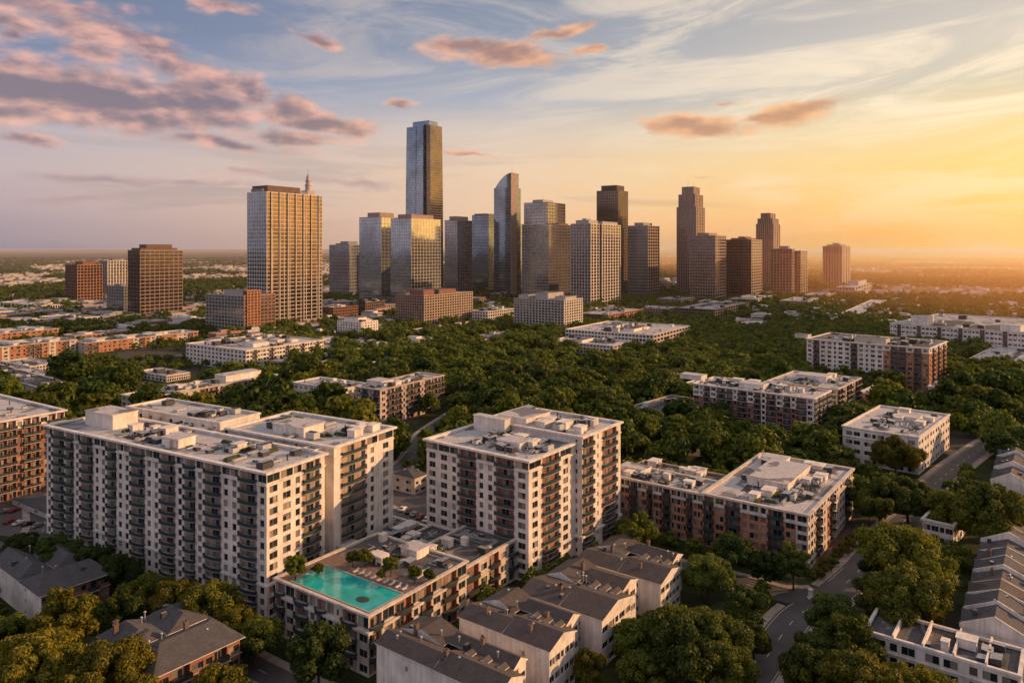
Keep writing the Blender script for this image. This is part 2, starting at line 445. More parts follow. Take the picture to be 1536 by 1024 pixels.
    def unit(s, rn, x, y, z, size):
        kind = rn.choice(('ac', 'dark', 'dark', 'duct', 'dark', 'box', 'pipe', 'sky', 'planter', 'mast', 'run', 'run'))
        v = rn.randrange(3); key = ('unit', kind, v, size)
        if key not in CACHE:
            mb = MB(); q = size * (.8 + .35 * v)
            if kind == 'ac':
                mb.box(-1.1 * q, 1.1 * q, -.8 * q, .8 * q, .2, 1.3 * q); mb.tube((-.45 * q, 0, 1.3 * q), (-.45 * q, 0, 1.45 * q), .45 * q, .45 * q, 10, 1); mb.tube((.5 * q, 0, 1.3 * q), (.5 * q, 0, 1.45 * q), .45 * q, .45 * q, 10, 1)
                for sx in (-1, 1): mb.box(sx * .8 * q - .08, sx * .8 * q + .08, -.6 * q, .6 * q, 0, .2, 1)
                ms = [M['unit'], M['unitdark']]; nm = 'ac_unit'
            elif kind == 'duct':
                mb.box(-3 * q, 3 * q, -.35, .35, .3, .95); mb.box(2.3 * q, 3 * q, .35, 2.2, .3, .95); mb.box(-2.6 * q, -2.4 * q, -.2, .2, 0, .3); mb.box(2.5 * q, 2.7 * q, -.2, .2, 0, .3)
                ms = [M['metal']]; nm = 'duct'
            elif kind == 'box':
                mb.box(-1.6 * q, 1.6 * q, -1.2 * q, 1.2 * q, 0, 2.1); mb.box(-1.8 * q, 1.8 * q, -1.4 * q, 1.4 * q, 2.1, 2.3)
                ms = [M['white']]; nm = 'roof_hatch'
            elif kind == 'dark':
                mb.box(-1.3 * q, 1.3 * q, -.9 * q, .9 * q, .25, 1.2 * q); mb.box(-1.0 * q, -.8 * q, -.8 * q, .8 * q, 0, .25); mb.box(.8 * q, 1.0 * q, -.8 * q, .8 * q, 0, .25); mb.poly([(-1.35 * q, -.95 * q, 1.2 * q), (1.35 * q, -.95 * q, 1.2 * q), (1.35 * q, .95 * q, 1.45 * q), (-1.35 * q, .95 * q, 1.45 * q)], 1)
                ms = [M['unitdark'], M['metal']]; nm = 'condenser_unit'
            elif kind == 'run':
                L_ = (4, 7, 10)[v]; mb.box(-L_ / 2, L_ / 2, -.14, .14, .18, .42); mb.box(L_ / 2 - .28, L_ / 2, .14, 2.4, .18, .42)
                for sx in (-.4, 0, .35): mb.box(sx * L_ - .1, sx * L_ + .1, -.3, .3, 0, .18, 1)
                ms = [M['metal'], M['unitdark']]; nm = 'pipe_run'
            elif kind == 'mast':
                mb.tube((0, 0, 0), (0, 0, 3.4), .09, .05, 6); mb.box(-.5, .5, -.04, .04, 2.6, 2.7); mb.box(-.4, .4, -.4, .4, 0, .2)
                ms = [M['metal']]; nm = 'mast'
            elif kind == 'pipe':
                mb.tube((0, 0, 0), (0, 0, 1.4), .22, .22, 8); mb.tube((0, 0, 1.4), (0, 0, 1.7), .4, .15, 8)
                ms = [M['unitdark']]; nm = 'vent_pipe'
            elif kind == 'sky':
                mb.box(-1.5 * q, 1.5 * q, -.9 * q, .9 * q, 0, .35); mb.poly([(-1.4 * q, -.8 * q, .36), (1.4 * q, -.8 * q, .36), (1.4 * q, 0, .8), (-1.4 * q, 0, .8)], 1); mb.poly([(-1.4 * q, .8 * q, .36), (1.4 * q, .8 * q, .36), (1.4 * q, 0, .8), (-1.4 * q, 0, .8)], 1)
                ms = [M['unit'], M['pane']]; nm = 'skylight'
            else:
                mb.box(-1.8 * q, 1.8 * q, -.6 * q, .6 * q, 0, .5); mb.box(-1.6 * q, 1.6 * q, -.45 * q, .45 * q, .5, .95, 1)
                ms = [M['unitdark'], M['leaf']]; nm = 'planter'
            CACHE[key] = (nm, mb.mesh(nm, ms))
        nm, me = CACHE[key]
        obj(nm, me, s.root, (x, y, z + .004), rn.choice((0, math.pi / 2, math.pi, .05)))
    def finish(s, pane='pane', frame='frame', slab='slab', most=100):
        "windows and balconies: the nearest hundred of each as parts, the rest as one"
        key = lambda q: (lambda w: w[0] ** 2 + w[1] ** 2 - (q[0][2] * 2) ** 2)(s.world(q[0][0], q[0][1]))
        s.win.sort(key=key); s.bal.sort(key=key)
        rw, rb, rd = MB(), MB(), MB(); nw = nd = nb = 0
        for loc, rz, w, h, door in s.win:
            fr, pn = window_mbs(w, h); nm = 'glass_door' if door else 'window'
            cnt = nd if door else nw
            if cnt < most:
                if s.near >= 2:
                    o = obj(nm, cmesh(('frame_mesh', w, h, frame), fr, [M[frame]]), s.root, loc, rz)
                    obj('pane', cmesh(('pane_mesh', w, h, pane), pn, [M[pane]]), o)
                else:
                    k = ('m', ('win', w, h, frame, pane))
                    if k not in CACHE:
                        b = MB(); b.add(fr, (0, 0, 0)); n = len(b.m); b.add(pn, (0, 0, 0)); b.m[n:] = [1] * (len(b.m) - n)
                        CACHE[k] = b.mesh('window_mesh', [M[frame], M[pane]])
                    obj(nm, CACHE[k], s.root, loc, rz)
                if door: nd += 1
                else: nw += 1
            else:
                b = rd if door else rw
                b.add(fr, loc, rz); n = len(b.m); b.add(pn, loc, rz); b.m[n:] = [1] * (len(b.m) - n)
        for loc, rz, w, d, bow in s.bal:
            sl, rl = balcony_mbs(w, d, bow)
            if nb < most:
                nb += 1
                o = obj('balcony', cmesh(('slab_mesh', w, d, bow, slab), sl, [M[slab]]), s.root, loc, rz)
                obj('railing', cmesh(('railing_mesh', w, d, bow), rl, [M['rail'], M['framedark']]), o)
            else:
                rb.add(sl, loc, rz); n = len(rb.m); rb.add(rl, loc, rz); rb.m[n:] = [q + 1 for q in rb.m[n:]]
        if rw.v: tag(rw.build('window', [M[frame], M[pane]], s.root), kind='stuff')
        if rd.v: tag(rd.build('glass_door', [M[frame], M[pane]], s.root), kind='stuff')
        if rb.v: tag(rb.build('balcony', [M[slab], M['rail'], M['framedark']], s.root), kind='stuff')
    # ---- curtain wall / grid frame block
    def block(s, x0, x1, y0, y1, z0, z1, floors, bl, br, frame='concrete', glass='g_grey', style='grid', roof='roof', par=1.0, pw=.22, bh=.3, fname='facade_frame', frame2=None, glass_l=None):
        g = MB(); g.box(x0, x1, y0, y1, z0, z1 - par)
        g.m[1] = 1; g.m[5] = 2
        go = g.build('glazing', [M[glass], M[roof], M[glass_l or glass]], s.root)
        fh = (z1 - z0) / floors
        for side, W, nb in (('L', y1 - y0, bl), ('R', x1 - x0, br)):
            if not nb: continue
            f = MB(); bw = W / nb
            pd, bdp = {'grid': (.30, .26), 'piers': (.7, .25), 'bands': (.18, .55), 'thin': (.12, .10)}[style]
            pwm = max(.12, bw * pw); bhm = fh * bh
            if style == 'thin': pwm, bhm = .16, max(.25, fh * .1)
            if style == 'piers': bhm = fh * bh * .8
            E = lambda a, b, o, za, zb: f.box(x0 + a, x0 + b, y0 - o, y0 - .002, za, zb) if side == 'R' else f.box(x0 - o, x0 - .002, y0 + a, y0 + b, za, zb)
            for i in range(nb + 1):
                c = i * bw; a, b = max(0, c - pwm / 2), min(W, c + pwm / 2)
                if i == 0: a, b = 0, pwm * .8
                if i == nb: a, b = W - pwm * .8, W
                E(a, b, pd, z0, z1)
            for j in range(floors + 1):
                z = z0 + j * fh; za, zb = max(z0, z - bhm / 2), min(z1 + .3, z + bhm / 2)
                if j == floors: za, zb = z1 - par - .2, z1 + .02
                E(-(bdp if side == 'R' else 0), W, bdp, za, zb)
            f.build(fname, M[frame2] if (frame2 and side == 'R') else M[frame], s.root)
        r = MB(); w = .5
        r.box(x0, x1, y0, y0 + w, z1 - par, z1); r.box(x0, x1, y1 - w, y1, z1 - par, z1); r.box(x0, x0 + w, y0 + w, y1 - w, z1 - par, z1); r.box(x1 - w, x1, y0 + w, y1 - w, z1 - par, z1)
        r.build('parapet', M[frame], s.root)
        return z1 - par
    def plant(s, fx0, fx1, fy0, fy1, z, h, mat='concrete'):
        "plant room on the roof, as fractions of the footprint"
        return s.house_on_roof(fx0 * s.LR, fx1 * s.LR, fy0 * s.LL, fy1 * s.LL, z, h, mat, 'roofdark', 'plant_room')
    def antenna(s, fx, fy, z, h, r=.35):
        mb = MB(); mb.tube((0, 0, 0), (0, 0, h * .5), r, r * .7); mb.tube((0, 0, h * .5), (0, 0, h), r * .45, r * .2)
        mb.tube((0, 0, 0), (0, 0, 1.2), r * 3, r * 2)
        return mb.build('antenna', M['metal'], s.root, (fx * s.LR, fy * s.LL, z))

# ------------------------------------------------------------------ large apartment blocks near the camera
# long white block
b = Building('apartment_block', 'long white apartment block with curved dark balconies, widest of the tall white blocks', 'apartment block', (400, 930), 70, 590, 708, 29.8, near=2)
L1 = b.rx(487); h = b.h; LR, LL = b.LR, b.LL
nf = 13; top_g = lambda f: 9 if f >= nf - 1 else 0
b.volume(0, L1, 0, LL, 0, h, nf, 'w B w w B w n w B w w B w w n w w B w n B w', 'd d w B* p', ('white', 'pinkish', 'tan'), 'roofpale', bands=((3, .3, .6), (nf - 1, .45, .5)), corn=.9, ribbon=True)
b.volume(L1, L1 + 3.8, 4, 9, 0, h + .3, nf, None, 's', ('white', 'pinkish', 'tan'), 'roofpale', corn=.1)
b.volume(L1 + 3.8, LR, 0, 47, 0, h + 1.0, nf, 's p', 'p B* w d', ('white', 'pinkish', 'tan'), 'roofpale', bands=((nf - 1, .4, .5),), corn=.9, ribbon=True)
zc = b.volume(L1, LR - 6, 47, LL, 0, h - 2.6, nf, None, None, ('white', 'pinkish', 'tan'), 'roofdark', corn=.1)
b.volume(L1, L1 + 3.8, 9, 47, 0, h - 2.6, nf, None, None, ('white', 'pinkish', 'tan'), 'roofdark', corn=.05)
b.volume(28, 45, 54, LL - 1, h - 3, h + 1.4, 1, 'w w w w w w w w w', None, ('white',) * 3, 'roofpale', corn=.3, wname='upper_wall')
b.house_on_roof(9, 18, 84, 100, h - .9, 5.0)
b.house_on_roof(31, 40, 18, 32, h, 3.2); b.house_on_roof(5, 11, 44, 52, h - .9, 2.9)
b.clutter(3, L1 - 2, 4, LL - 26, h - .9, 46, 1, 1.0, 4); b.clutter(L1 + 1, LR - 8, 50, LL - 3, zc, 40, 2, 1.2, 3); b.clutter(L1 + 6, LR - 3, 4, 44, h + .1, 26, 3, 1.1, 2)
b.clutter(30, 44, 58, LL - 4, h + .5, 10, 4, 1, 1)
b.finish()
BA = b

# second white tower block
b = Building('apartment_block', 'squarer white tower block standing alone between the pool building and the wood', 'apartment block', (793, 875), 640, 921, 690, 37, near=2)
L1 = b.rx(863); h = b.h; LR, LL = b.LR, b.LL; nf = 12
b.volume(0, L1, 0, LL, 0, h, nf, 'd B w w B w d d', 'd B* d p', ('white', 'cream', 'brick'), 'roofpale', bands=((nf - 1, .4, .5), (2, .3, .6)), corn=1.0, ribbon=True)
b.volume(L1, LR, -2.6, LL - 3, 0, h + 2.2, nf, 's p p p p p p p p p p p p p p p p p', 'n* s B* p', ('white', 'cream', 'brick'), 'roofpale', bands=((2, .8, .7), (nf - 1, .4, .4)), corn=.8, ribbon=True)
b.house_on_roof(22, L1 - 1, 26, LL - 2, h - .9, 5.2); b.house_on_roof(L1 + 3, LR - 8, 22, 34, h + 1.3, 2.6); b.house_on_roof(9, 16, 10, 19, h - .9, 2.4)
b.clutter(2, L1 - 2, 2, LL - 12, h - .9, 36, 11, 1.0, 4); b.clutter(L1 + 1, LR - 2, 0, LL - 6, h + 1.3, 34, 12, 1.1, 3)
b.finish()

# pool building
b = Building('apartment_block', 'low cream apartment building with a turquoise rooftop swimming pool', 'apartment block', (553, 1016), 413, 700, 922, 35, near=2)
h = b.h; LR, LL = b.LR, b.LL; nf = 4
L2 = b.rx(782, 1.0)
zr = b.volume(0, LR, 0, LL, 0, h, nf, 'd B s w n w B d n', 'n d B* w n* d B* d', ('cream', 'orangebrick', 'brick'), 'roofdark', bands=((nf - 1, .9, .6),), corn=.5, par=.5, top=.5, ribbon=True)
b.volume(LR + .02, L2, 1, 20, 0, h - 2.2, nf - 1, None, 'B* d n* d B', ('cream', 'orangebrick', 'brick'), 'roofdark', bands=((nf - 2, .4, .4),), corn=.5)
b.volume(14, L2 - 3, LL + .05, LL + 32, 0, 8.5, 3, None, None, ('white', 'cream', 'brick'), 'roofdark', corn=.3)
b.volume(LR + .02, L2 - 3, 20.1, LL, 0, h - 5, 3, None, None, ('white', 'cream', 'brick'), 'roofdark', corn=.3)
# deck, pool and its kerb
px0, px1, py0, py1 = 1.3, 13.2, 1.2, LL - 4.2
dk = MB(); zd = zr + .12
for q in ((.5, px0, .5, LL - .5), (px1, 19.5, .5, LL - .5), (px0, px1, .5, py0), (px0, px1, py1, LL - .5)): dk.box(q[0], q[1], q[2], q[3], zr - .02, zd)
dk.build('pool_deck', M['deck'], b.root)
m, t, out = new_mat('pool_water'); g = t.new('ShaderNodeNewGeometry')
n1 = t.noise(g.outputs['Position'], .25, 3); n2 = t.noise(g.outputs['Position'], 1.6, 3)
principled(t, out, t.mix(t.rng(n1, .35, .65), (.012, .33, .30), (.03, .46, .41)), .06, 0, .5, bump(t, n2, .12, .1)); M['water'] = m
pw = MB(); pw.quad((px0 + .3, py0 + .3, zd - .06), (px1 - .3, py0 + .3, zd - .06), (px1 - .3, py1 - .3, zd - .06), (px0 + .3, py1 - .3, zd - .06))
pool = pw.build('swimming_pool', M['water'], b.root)
kb = MB()
for q in ((px0, px1, py0, py0 + .3), (px0, px1, py1 - .3, py1), (px0, px0 + .3, py0 + .3, py1 - .3), (px1 - .3, px1, py0 + .3, py1 - .3)): kb.box(*q, zd - .2, zd + .12)
kb.build('pool_edge', M['slabcream'], pool)
dr_ = MB(); dr_.poly([(5.2 + 1.5 * math.cos(a * .5236), 7.5 + 1.9 * math.sin(a * .5236), zd - .05) for a in range(12)]); dr_.build('painted_reflection', simple('painted_reflection', (.012, .05, .05), .2), pool)  # dark reflection on the water, painted as a flat oval
for i in range(9):   # sun beds along the pool
    mb = MB(); mb.box(-.35, .35, -.9, .5, .25, .38); mb.poly([(-.35, .5, .38), (.35, .5, .38), (.35, 1.05, .85), (-.35, 1.05, .85)])
    for sx in (-.3, .3):
        for sy in (-.8, .4): mb.box(sx - .03, sx + .03, sy - .03, sy + .03, 0, .25)
    if i == 0: lounge = mb.mesh('sun_bed', [M['white']])
    o = obj('sun_bed', lounge, None, (*b.world(14.9, 2.6 + i * 2.2), zd), R(90 - 35) - math.pi / 2)
    tag(o, 'small white sun bed on the deck of the rooftop pool', 'sun bed', 'sun beds beside the rooftop pool')
b.clutter(20, LR - 1, 1, LL - 1, zr, 22, 21, .8, 2); b.clutter(LR + 1, L2 - 1, 2, 18, h - 3.1, 16, 22, .8, 1)
b.clutter(15, L2 - 5, LL + 2, LL + 30, 7.6, 40, 23, 1, 3); b.clutter(LR + 1, L2 - 4, 21, LL - 1, h - 5.9, 12, 24, 1, 1)
b.house_on_roof(30, 36, LL + 8, LL + 16, 7.6, 3); b.house_on_roof(LR - 7, LR - 2, 12, 18, zr, 2.6)
b.finish(slab='framedark')
BH = b; POOLZ = zd

# brick block right of centre
b = Building('apartment_block', 'long red brick apartment building with pale cornice by the road junction', 'apartment block', (1212, 858), 915, 1279, 771, 37, near=2)
h = b.h; LR, LL = b.LR, b.LL; nf = 6
FOOT.pop(); FOOT += [(b.P, b.dr, b.dl, 0, 17, 0, LL), (b.P, b.dr, b.dl, 0, LR, 0, 34)]
zf = lambda f: 9 if f == nf - 1 else 0
b.volume(0, 16, 34, LL, 0, h - .4, nf, 'd* w* n* d* w* d* B* w* d* n* d* w* B* d* w* n* d*', None, ('cream', 'orangebrick', 'brick'), 'roof', bands=((nf - 1, .35, .4),), corn=.6, zone=zf)
b.volume(0, LR, 0, 33.95, 0, h, nf, 'd d* B* w* d* w* B* d* n*', 'w d w B* d w p d* B* d w p d d B* w d', ('cream', 'orangebrick', 'brick'), 'roofpale', bands=((nf - 1, .5, .5), (1, .3, .4)), corn=.7, zone=zf)
b.house_on_roof(20, LR - 12, 12, 26, h - .9, 2.8); b.house_on_roof(8, 14, 60, 70, h - 1.3, 2.2); b.house_on_roof(LR - 9, LR - 3, 22, 31, h - .9, 2.2)
b.volume(16.02, 28, LL - 34, LL, 0, h - 1.5, nf, None, None, ('tan', 'brick', 'brownbrick'), 'roofdark', corn=.3)
b.clutter(2, LR - 3, 2, 30, h - .9, 50, 31, 1, 4); b.clutter(2, 14, 38, LL - 4, h - 1.3, 36, 32, .9, 3); b.clutter(17, 27, LL - 32, LL - 2, h - 2.4, 14, 33, 1, 1)
b.finish(slab='framedark')

# dark balconied block at the edge
b = Building('apartment_block', 'brown apartment block with full width balconies beside the far end of the long white block', 'apartment block', (-45, 765), -140, 97, 639, 33, near=1)
b.volume(0, b.LR, 0, b.LL, 0, b.h, 9, None, 'n* n* d* n* n* w* n* n* d* n* n*', ('white', 'brick', 'brick'), 'roofpale', bands=((8, .4, .4),), corn=.9, bow=False, zone=lambda f: 9 if f == 8 else 0)
b.house_on_roof(5, 12, 5, 14, b.h - .9, 3); b.clutter(2, b.LR - 3, 2, b.LL - 3, b.h - .9, 30, 41, 1, 3)
b.finish(slab='slabcream')

# mid-distance apartments
b = Building('apartment_block', 'brown six storey block with stacked dark balconies behind the long white block', 'apartment block', (570, 640), 533, 666, 584, 33, near=1)
b.volume(0, b.LR, 0, b.LL, 0, b.h, 6, 'n* w n* d', 'd n* n* w n* n* w n* n* n*', ('pinkish', 'brick', 'brownbrick'), 'roofpale', bands=((5, .3, .4),), corn=.6, bow=False, zone=lambda f: 9 if f == 5 else 0)
b.house_on_roof(10, 20, 8, 20, b.h - .9, 3); b.clutter(2, b.LR - 3, 2, b.LL - 3, b.h - .9, 34, 42, 1.1, 3)
b.finish(slab='slab')
b = Building('apartment_block', 'low grey white apartment wing half hidden by a tall tree', 'apartment block', (512, 622), 440, 552, 583, 33, near=1)
b.volume(0, b.LR, 0, b.LL, 0, b.h, 4, 'd w d d w d d w d', 'd d w d d', ('white', 'tan', 'brownbrick'), 'roof', corn=.5, bands=((3, .2, .3),))
b.clutter(2, b.LR - 3, 2, b.LL - 3, b.h - .9, 22, 43, 1.1, 2); b.finish()
b = Building('apartment_block', 'low cream block with a long brown balconied side, directly behind the long white block', 'apartment block', (214, 632), 182, 418, 597, 33, near=1)
b.volume(0, b.LR, 0, b.LL, 0, b.h, 4, 'd d d d', 'd n* d* n* w* d* n* n* w* d* n* d* n* w* n* d*', ('cream', 'orangebrick', 'brick'), 'roof', corn=.6, bow=False, zone=lambda f: 9 if f == 3 else 0)
b.house_on_roof(b.LR - 36, b.LR - 8, 8, b.LL - 3, b.h - .9, 4.2); b.house_on_roof(6, 14, 6, 13, b.h - .9, 3); b.clutter(3, b.LR - 40, 2, b.LL - 3, b.h - .9, 34, 44, 1.2, 3); b.finish()
b = Building('apartment_block', 'low pink white house block with dark roof terraces at the picture edge', 'apartment block', (66, 606), -60, 114, 583, 38, near=1)
b.volume(0, b.LR, 0, b.LL, 0, b.h, 2, 'd w d n d w d n d d w d', 'd d w n d', ('cream', 'pinkish', 'brownbrick'), 'roofdark', corn=.6)
b.house_on_roof(4, 12, 8, 16, b.h - .9, 2.6); b.clutter(2, b.LR - 3, 2, b.LL - 3, b.h - .9, 24, 45, 1.3, 2); b.finish()
b = Building('apartment_block', 'wide pale five storey block with one white and one orange lit side', 'apartment block', (369, 557), 279, 486, 525, 33, near=1)
b.volume(0, b.LR, 0, b.LL, 0, b.h, 5, 'd ' * 16, 'd d n* d w ' * 5, ('white', 'tan', 'brownbrick'), 'roofpale', corn=.5, bow=False)
b.house_on_roof(18, 34, 14, 30, b.h - .9, 3.4); b.house_on_roof(48, 56, 20, 32, b.h - .9, 3); b.clutter(3, b.LR - 3, 3, b.LL - 3, b.h - .9, 44, 46, 1.6, 4); b.finish()
for c, xl, xr, yt, fl, lab in (((128, 531), 104, 297, 514, 3, 'long orange brick terrace nearest the dark square tower'), ((-60, 550), -90, 114, 526, 4, 'long orange brick terrace cut by the picture edge, nearer of the two there'),
                               ((-60, 520), -90, 88, 505, 3, 'long orange brick terrace cut by the picture edge, farther of the two there'), ((112, 514), 96, 190, 503, 2, 'short orange brick terrace behind the long one below the dark square tower')):
    b = Building('brick_terrace', lab, 'apartment block', c, xl, xr, yt, 33, 'orange brick terraces', near=0)
    n = max(6, int(b.LR / 5.5))
    b.volume(0, b.LR, 0, b.LL, 0, b.h, fl, 'd d d', ' '.join(random.choice(('d*', 'n*', 'd*', 'w*', 'd')) for _ in range(n)), ('cream', 'orangebrick', 'brick'), 'roof', corn=.7, bow=False)
    b.clutter(2, b.LR - 3, 1, b.LL - 1, b.h - .9, 26, 47, 1.6, 3)
    for k in range(int(b.LR / 30)): b.house_on_roof(12 + k * 30, 20 + k * 30, 3, b.LL - 3, b.h - .9, 2.4)
    b.finish(most=60, slab='slabcream')

# right-hand apartments
b = Building('apartment_block', 'white topped brick apartment block facing the wood, nearer half of a pair', 'apartment block', (1221, 660), 1040, 1246, 597, 40, near=1)
h = b.h; LR, LL = b.LR, b.LL
b.volume(0, LR, 0, LL, 0, h, 7, 'd B* w* n* d* B* w n* d* B* w* n* B d* n* w* d*', 'n d* B* w n* d B* n', ('white', 'brick', 'brick'), 'roofpale', bands=((5, .4, .4),), corn=.6, zone=lambda f: 9 if f >= 5 else 0)
b.house_on_roof(8, 16, 30, 44, h - .9, 3); b.house_on_roof(14, 22, 70, 84, h - .9, 2.8); b.clutter(2, LR - 2, 3, LL - 3, h - .9, 52, 51, 1.2, 5); b.finish(slab='slabcream')
b = Building('apartment_block', 'dark brick apartment block with lit grid of balconies, farther half of a pair', 'apartment block', (1256, 640), 1150, 1291, 583, 40, near=1)
b.volume(0, b.LR, 0, b.LL, 0, b.h, 7, 'd n* d* n* d* n* d* n* d*', 'n* n* d n* n* d n* n*', ('cream', 'brick', 'brownbrick'), 'roof', bands=((6, .4, .4),), corn=.6, bow=False)
b.house_on_roof(20, 32, 12, 30, b.h - .9, 3.5); b.clutter(2, b.LR - 3, 2, b.LL - 3, b.h - .9, 34, 52, 1.2, 4); b.finish(slab='slabcream')
b = Building('apartment_block', 'low grey roofed brick wing at the wood side of the white topped brick pair', 'apartment block', (1062, 606), 1012, 1092, 585, 40, near=0)
b.volume(0, b.LR, 0, b.LL, 0, b.h, 3, 'd d d d d d', 'd d d d', ('white', 'brick', 'brick'), 'roof', corn=.5); b.clutter(2, b.LR - 2, 2, b.LL - 2, b.h - .9, 14, 53, 1.3, 2); b.finish(most=40)
b = Building('apartment_block', 'small pale roofed block wedged beside the brick pair', 'apartment block', (1324, 618), 1288, 1347, 592, 42, near=0)
b.volume(0, b.LR, 0, b.LL, 0, b.h, 4, 'd* d d* d', 'd n d n d', ('cream', 'orangebrick', 'brick'), 'roofpale', corn=.5); b.clutter(2, b.LR - 2, 2, b.LL - 2, b.h - .9, 14, 54, 1.3, 2); b.finish(most=60)
b = Building('apartment_block', 'white flat roofed building with plain long side and bright roof', 'apartment block', (1378, 712), 1264, 1424, 655, 42, near=1)
b.volume(0, b.LR, 0, b.LL, 0, b.h, 4, 'p d p d d p d w d p d d p', 'd d p d d p d d p d d p d d p d d', ('white', 'cream', 'brick'), 'roofpale', corn=.5, bands=((3, .3, .4),), bow=False)
b.house_on_roof(b.LR * .55, b.LR * .7, 8, 18, b.h - .9, 2.2); b.clutter(6, b.LR - 4, 3, b.LL - 6, b.h - .9, 40, 55, 1.0, 4); b.finish(slab='slabcream')
b = Building('apartment_block', 'large nine storey block with white gridded side, brick corner and dark roof', 'apartment block', (1394, 588), 1210, 1420, 522, 42, near=1)
zz = lambda f: 9 if f == 8 else 0
b.volume(0, b.LR, 0, b.LL, 0, b.h, 9, 'd* n* d* n* n* d* ' + 'd d w d n d d w d d n d ', 'd* n* d* n* d* n* w*', ('white', 'orangebrick', 'brownbrick'), 'roofdark', corn=.9, bow=False, bands=((8, .5, .5),), zone=zz)
b.house_on_roof(8, 18, 30, 52, b.h - .9, 4, 'cream', 'roofdark'); b.house_on_roof(6, 14, 86, 96, b.h - .9, 3, 'cream', 'roofdark'); b.clutter(2, b.LR - 2, 3, b.LL - 3, b.h - .9, 40, 56, 1.4, 3)
b.volume(-4, b.LR + 12, -14, -.05, 0, 5, 1, None, 'd d d d d d', ('white', 'cream', 'cream'), 'roofpale', corn=.4, wname='podium_wall')
b.finish(slab='slab')
b = Building('apartment_block', 'very long white block with roof towers at the sunset edge of the picture', 'apartment block', (1640, 545), 1335, 1680, 505, 46, near=0)
b.volume(0, b.LR, 0, b.LL, 0, b.h, 5, 'd d n d w ' * 9, 'd n d', ('white', 'rose', 'brownbrick'), 'roof', corn=.6, bow=False)
b.house_on_roof(6, 24, b.LL - 34, b.LL - 18, b.h - .9, 9); b.house_on_roof(6, 20, b.LL - 112, b.LL - 96, b.h - .9, 6); b.clutter(2, b.LR - 2, 3, b.LL - 3, b.h - .9, 36, 57, 2, 3); b.finish(slab='slabcream')
for c, xl, xr, yt, lab in (((1530, 562), 1452, 1580, 545, 'low pink roofed block between trees near the sunset edge'), ((1510, 590), 1474, 1530, 577, 'tiny two storey house below the low pink roofed block'),
                           ((985, 645), 928, 1062, 624, 'low dark roofed block sunk in trees below the brick pair'), ((905, 655), 880, 960, 643, 'pale flat roof almost hidden by the wood'),
                           ((1430, 822), 1384, 1449, 787, 'small grey flat roofed house by the curving road'), ((60, 580), 10, 92, 570, 'flat grey parking deck below the orange terraces')):
    b = Building('low_block', lab, 'building', c, xl, xr, yt, 43, near=0)
    b.volume(0, b.LR, 0, b.LL, 0, b.h, 2, 'd w d d', 'd w d d', ('white' if c[0] > 1400 else 'pinkish', 'brick', 'brownbrick'), 'roofdark' if c[0] in (985, 1430) else 'roofpale', corn=.5)
    b.clutter(1, b.LR - 1, 1, b.LL - 1, b.h - .9, 10, 58 + c[0], 1.2, 1); b.finish(most=30)

# ------------------------------------------------------------------ pitched-roof town houses
def gable_roof(b, x0, x1, y0, y1, z, rise, along='y', over=.6, mat='shingle', hip=0.0, name='roof'):
    mb = MB(); x0 -= over; x1 += over; y0 -= over; y1 += over; t = .18
    if along == 'y':
        xm = (x0 + x1) / 2; r0, r1 = (xm, y0 + hip, z + rise), (xm, y1 - hip, z + rise)
        A, B_, C_, D = (x0, y0, z), (x1, y0, z), (x1, y1, z), (x0, y1, z)
        mb.quad(A, r0, r1, D); mb.quad(B_, C_, r1, r0)
        mb.poly([A, B_, r0], 0 if hip else 1); mb.poly([C_, D, r1], 0 if hip else 1)
    else:
        ym = (y0 + y1) / 2; r0, r1 = (x0 + hip, ym, z + rise), (x1 - hip, ym, z + rise)
        A, B_, C_, D = (x0, y0, z), (x1, y0, z), (x1, y1, z), (x0, y1, z)
        mb.quad(A, B_, r1, r0); mb.quad(C_, D, r0, r1)
        mb.poly([D, A, r0], 0 if hip else 1); mb.poly([B_, C_, r1], 0 if hip else 1)
    mb.box(x0, x1, y0, y1, z - t, z - .002, 1)
    return mb.build(name, [M[mat], M['white']], b.root)

def roof_bits(b, x0, x1, y0, y1, z, n, seed):
    rn = random.Random(seed)
    for i in range(n):
        x, y = rn.uniform(x0, x1), rn.uniform(y0, y1); mb = MB()
        if i % 6 == 0:
            mb.box(-.5, .5, -.4, .4, -1.2, 1.5); mb.box(-.6, .6, -.5, .5, 1.5, 1.7); mb.tube((0, 0, 1.7), (0, 0, 2.1), .18, .18, 8, 1); mb.build('chimney', [M['brown'], M['unitdark']], b.root, (x, y, z))
        elif i % 2 == 1:
            mb.tube((0, 0, -1), (0, 0, .9), .2, .2); mb.tube((0, 0, .9), (0, 0, 1.1), .34, .2); mb.build('vent_pipe', M['metal'], b.root, (x, y, z))
        else:
            mb.box(-.7, .7, -.5, .5, -.8, .5); mb.poly([(-.6, -.4, .51), (.6, -.4, .51), (.6, .4, .51), (-.6, .4, .51)], 1); mb.build('skylight', [M['unitdark'], M['pane']], b.root, (x, y, z))

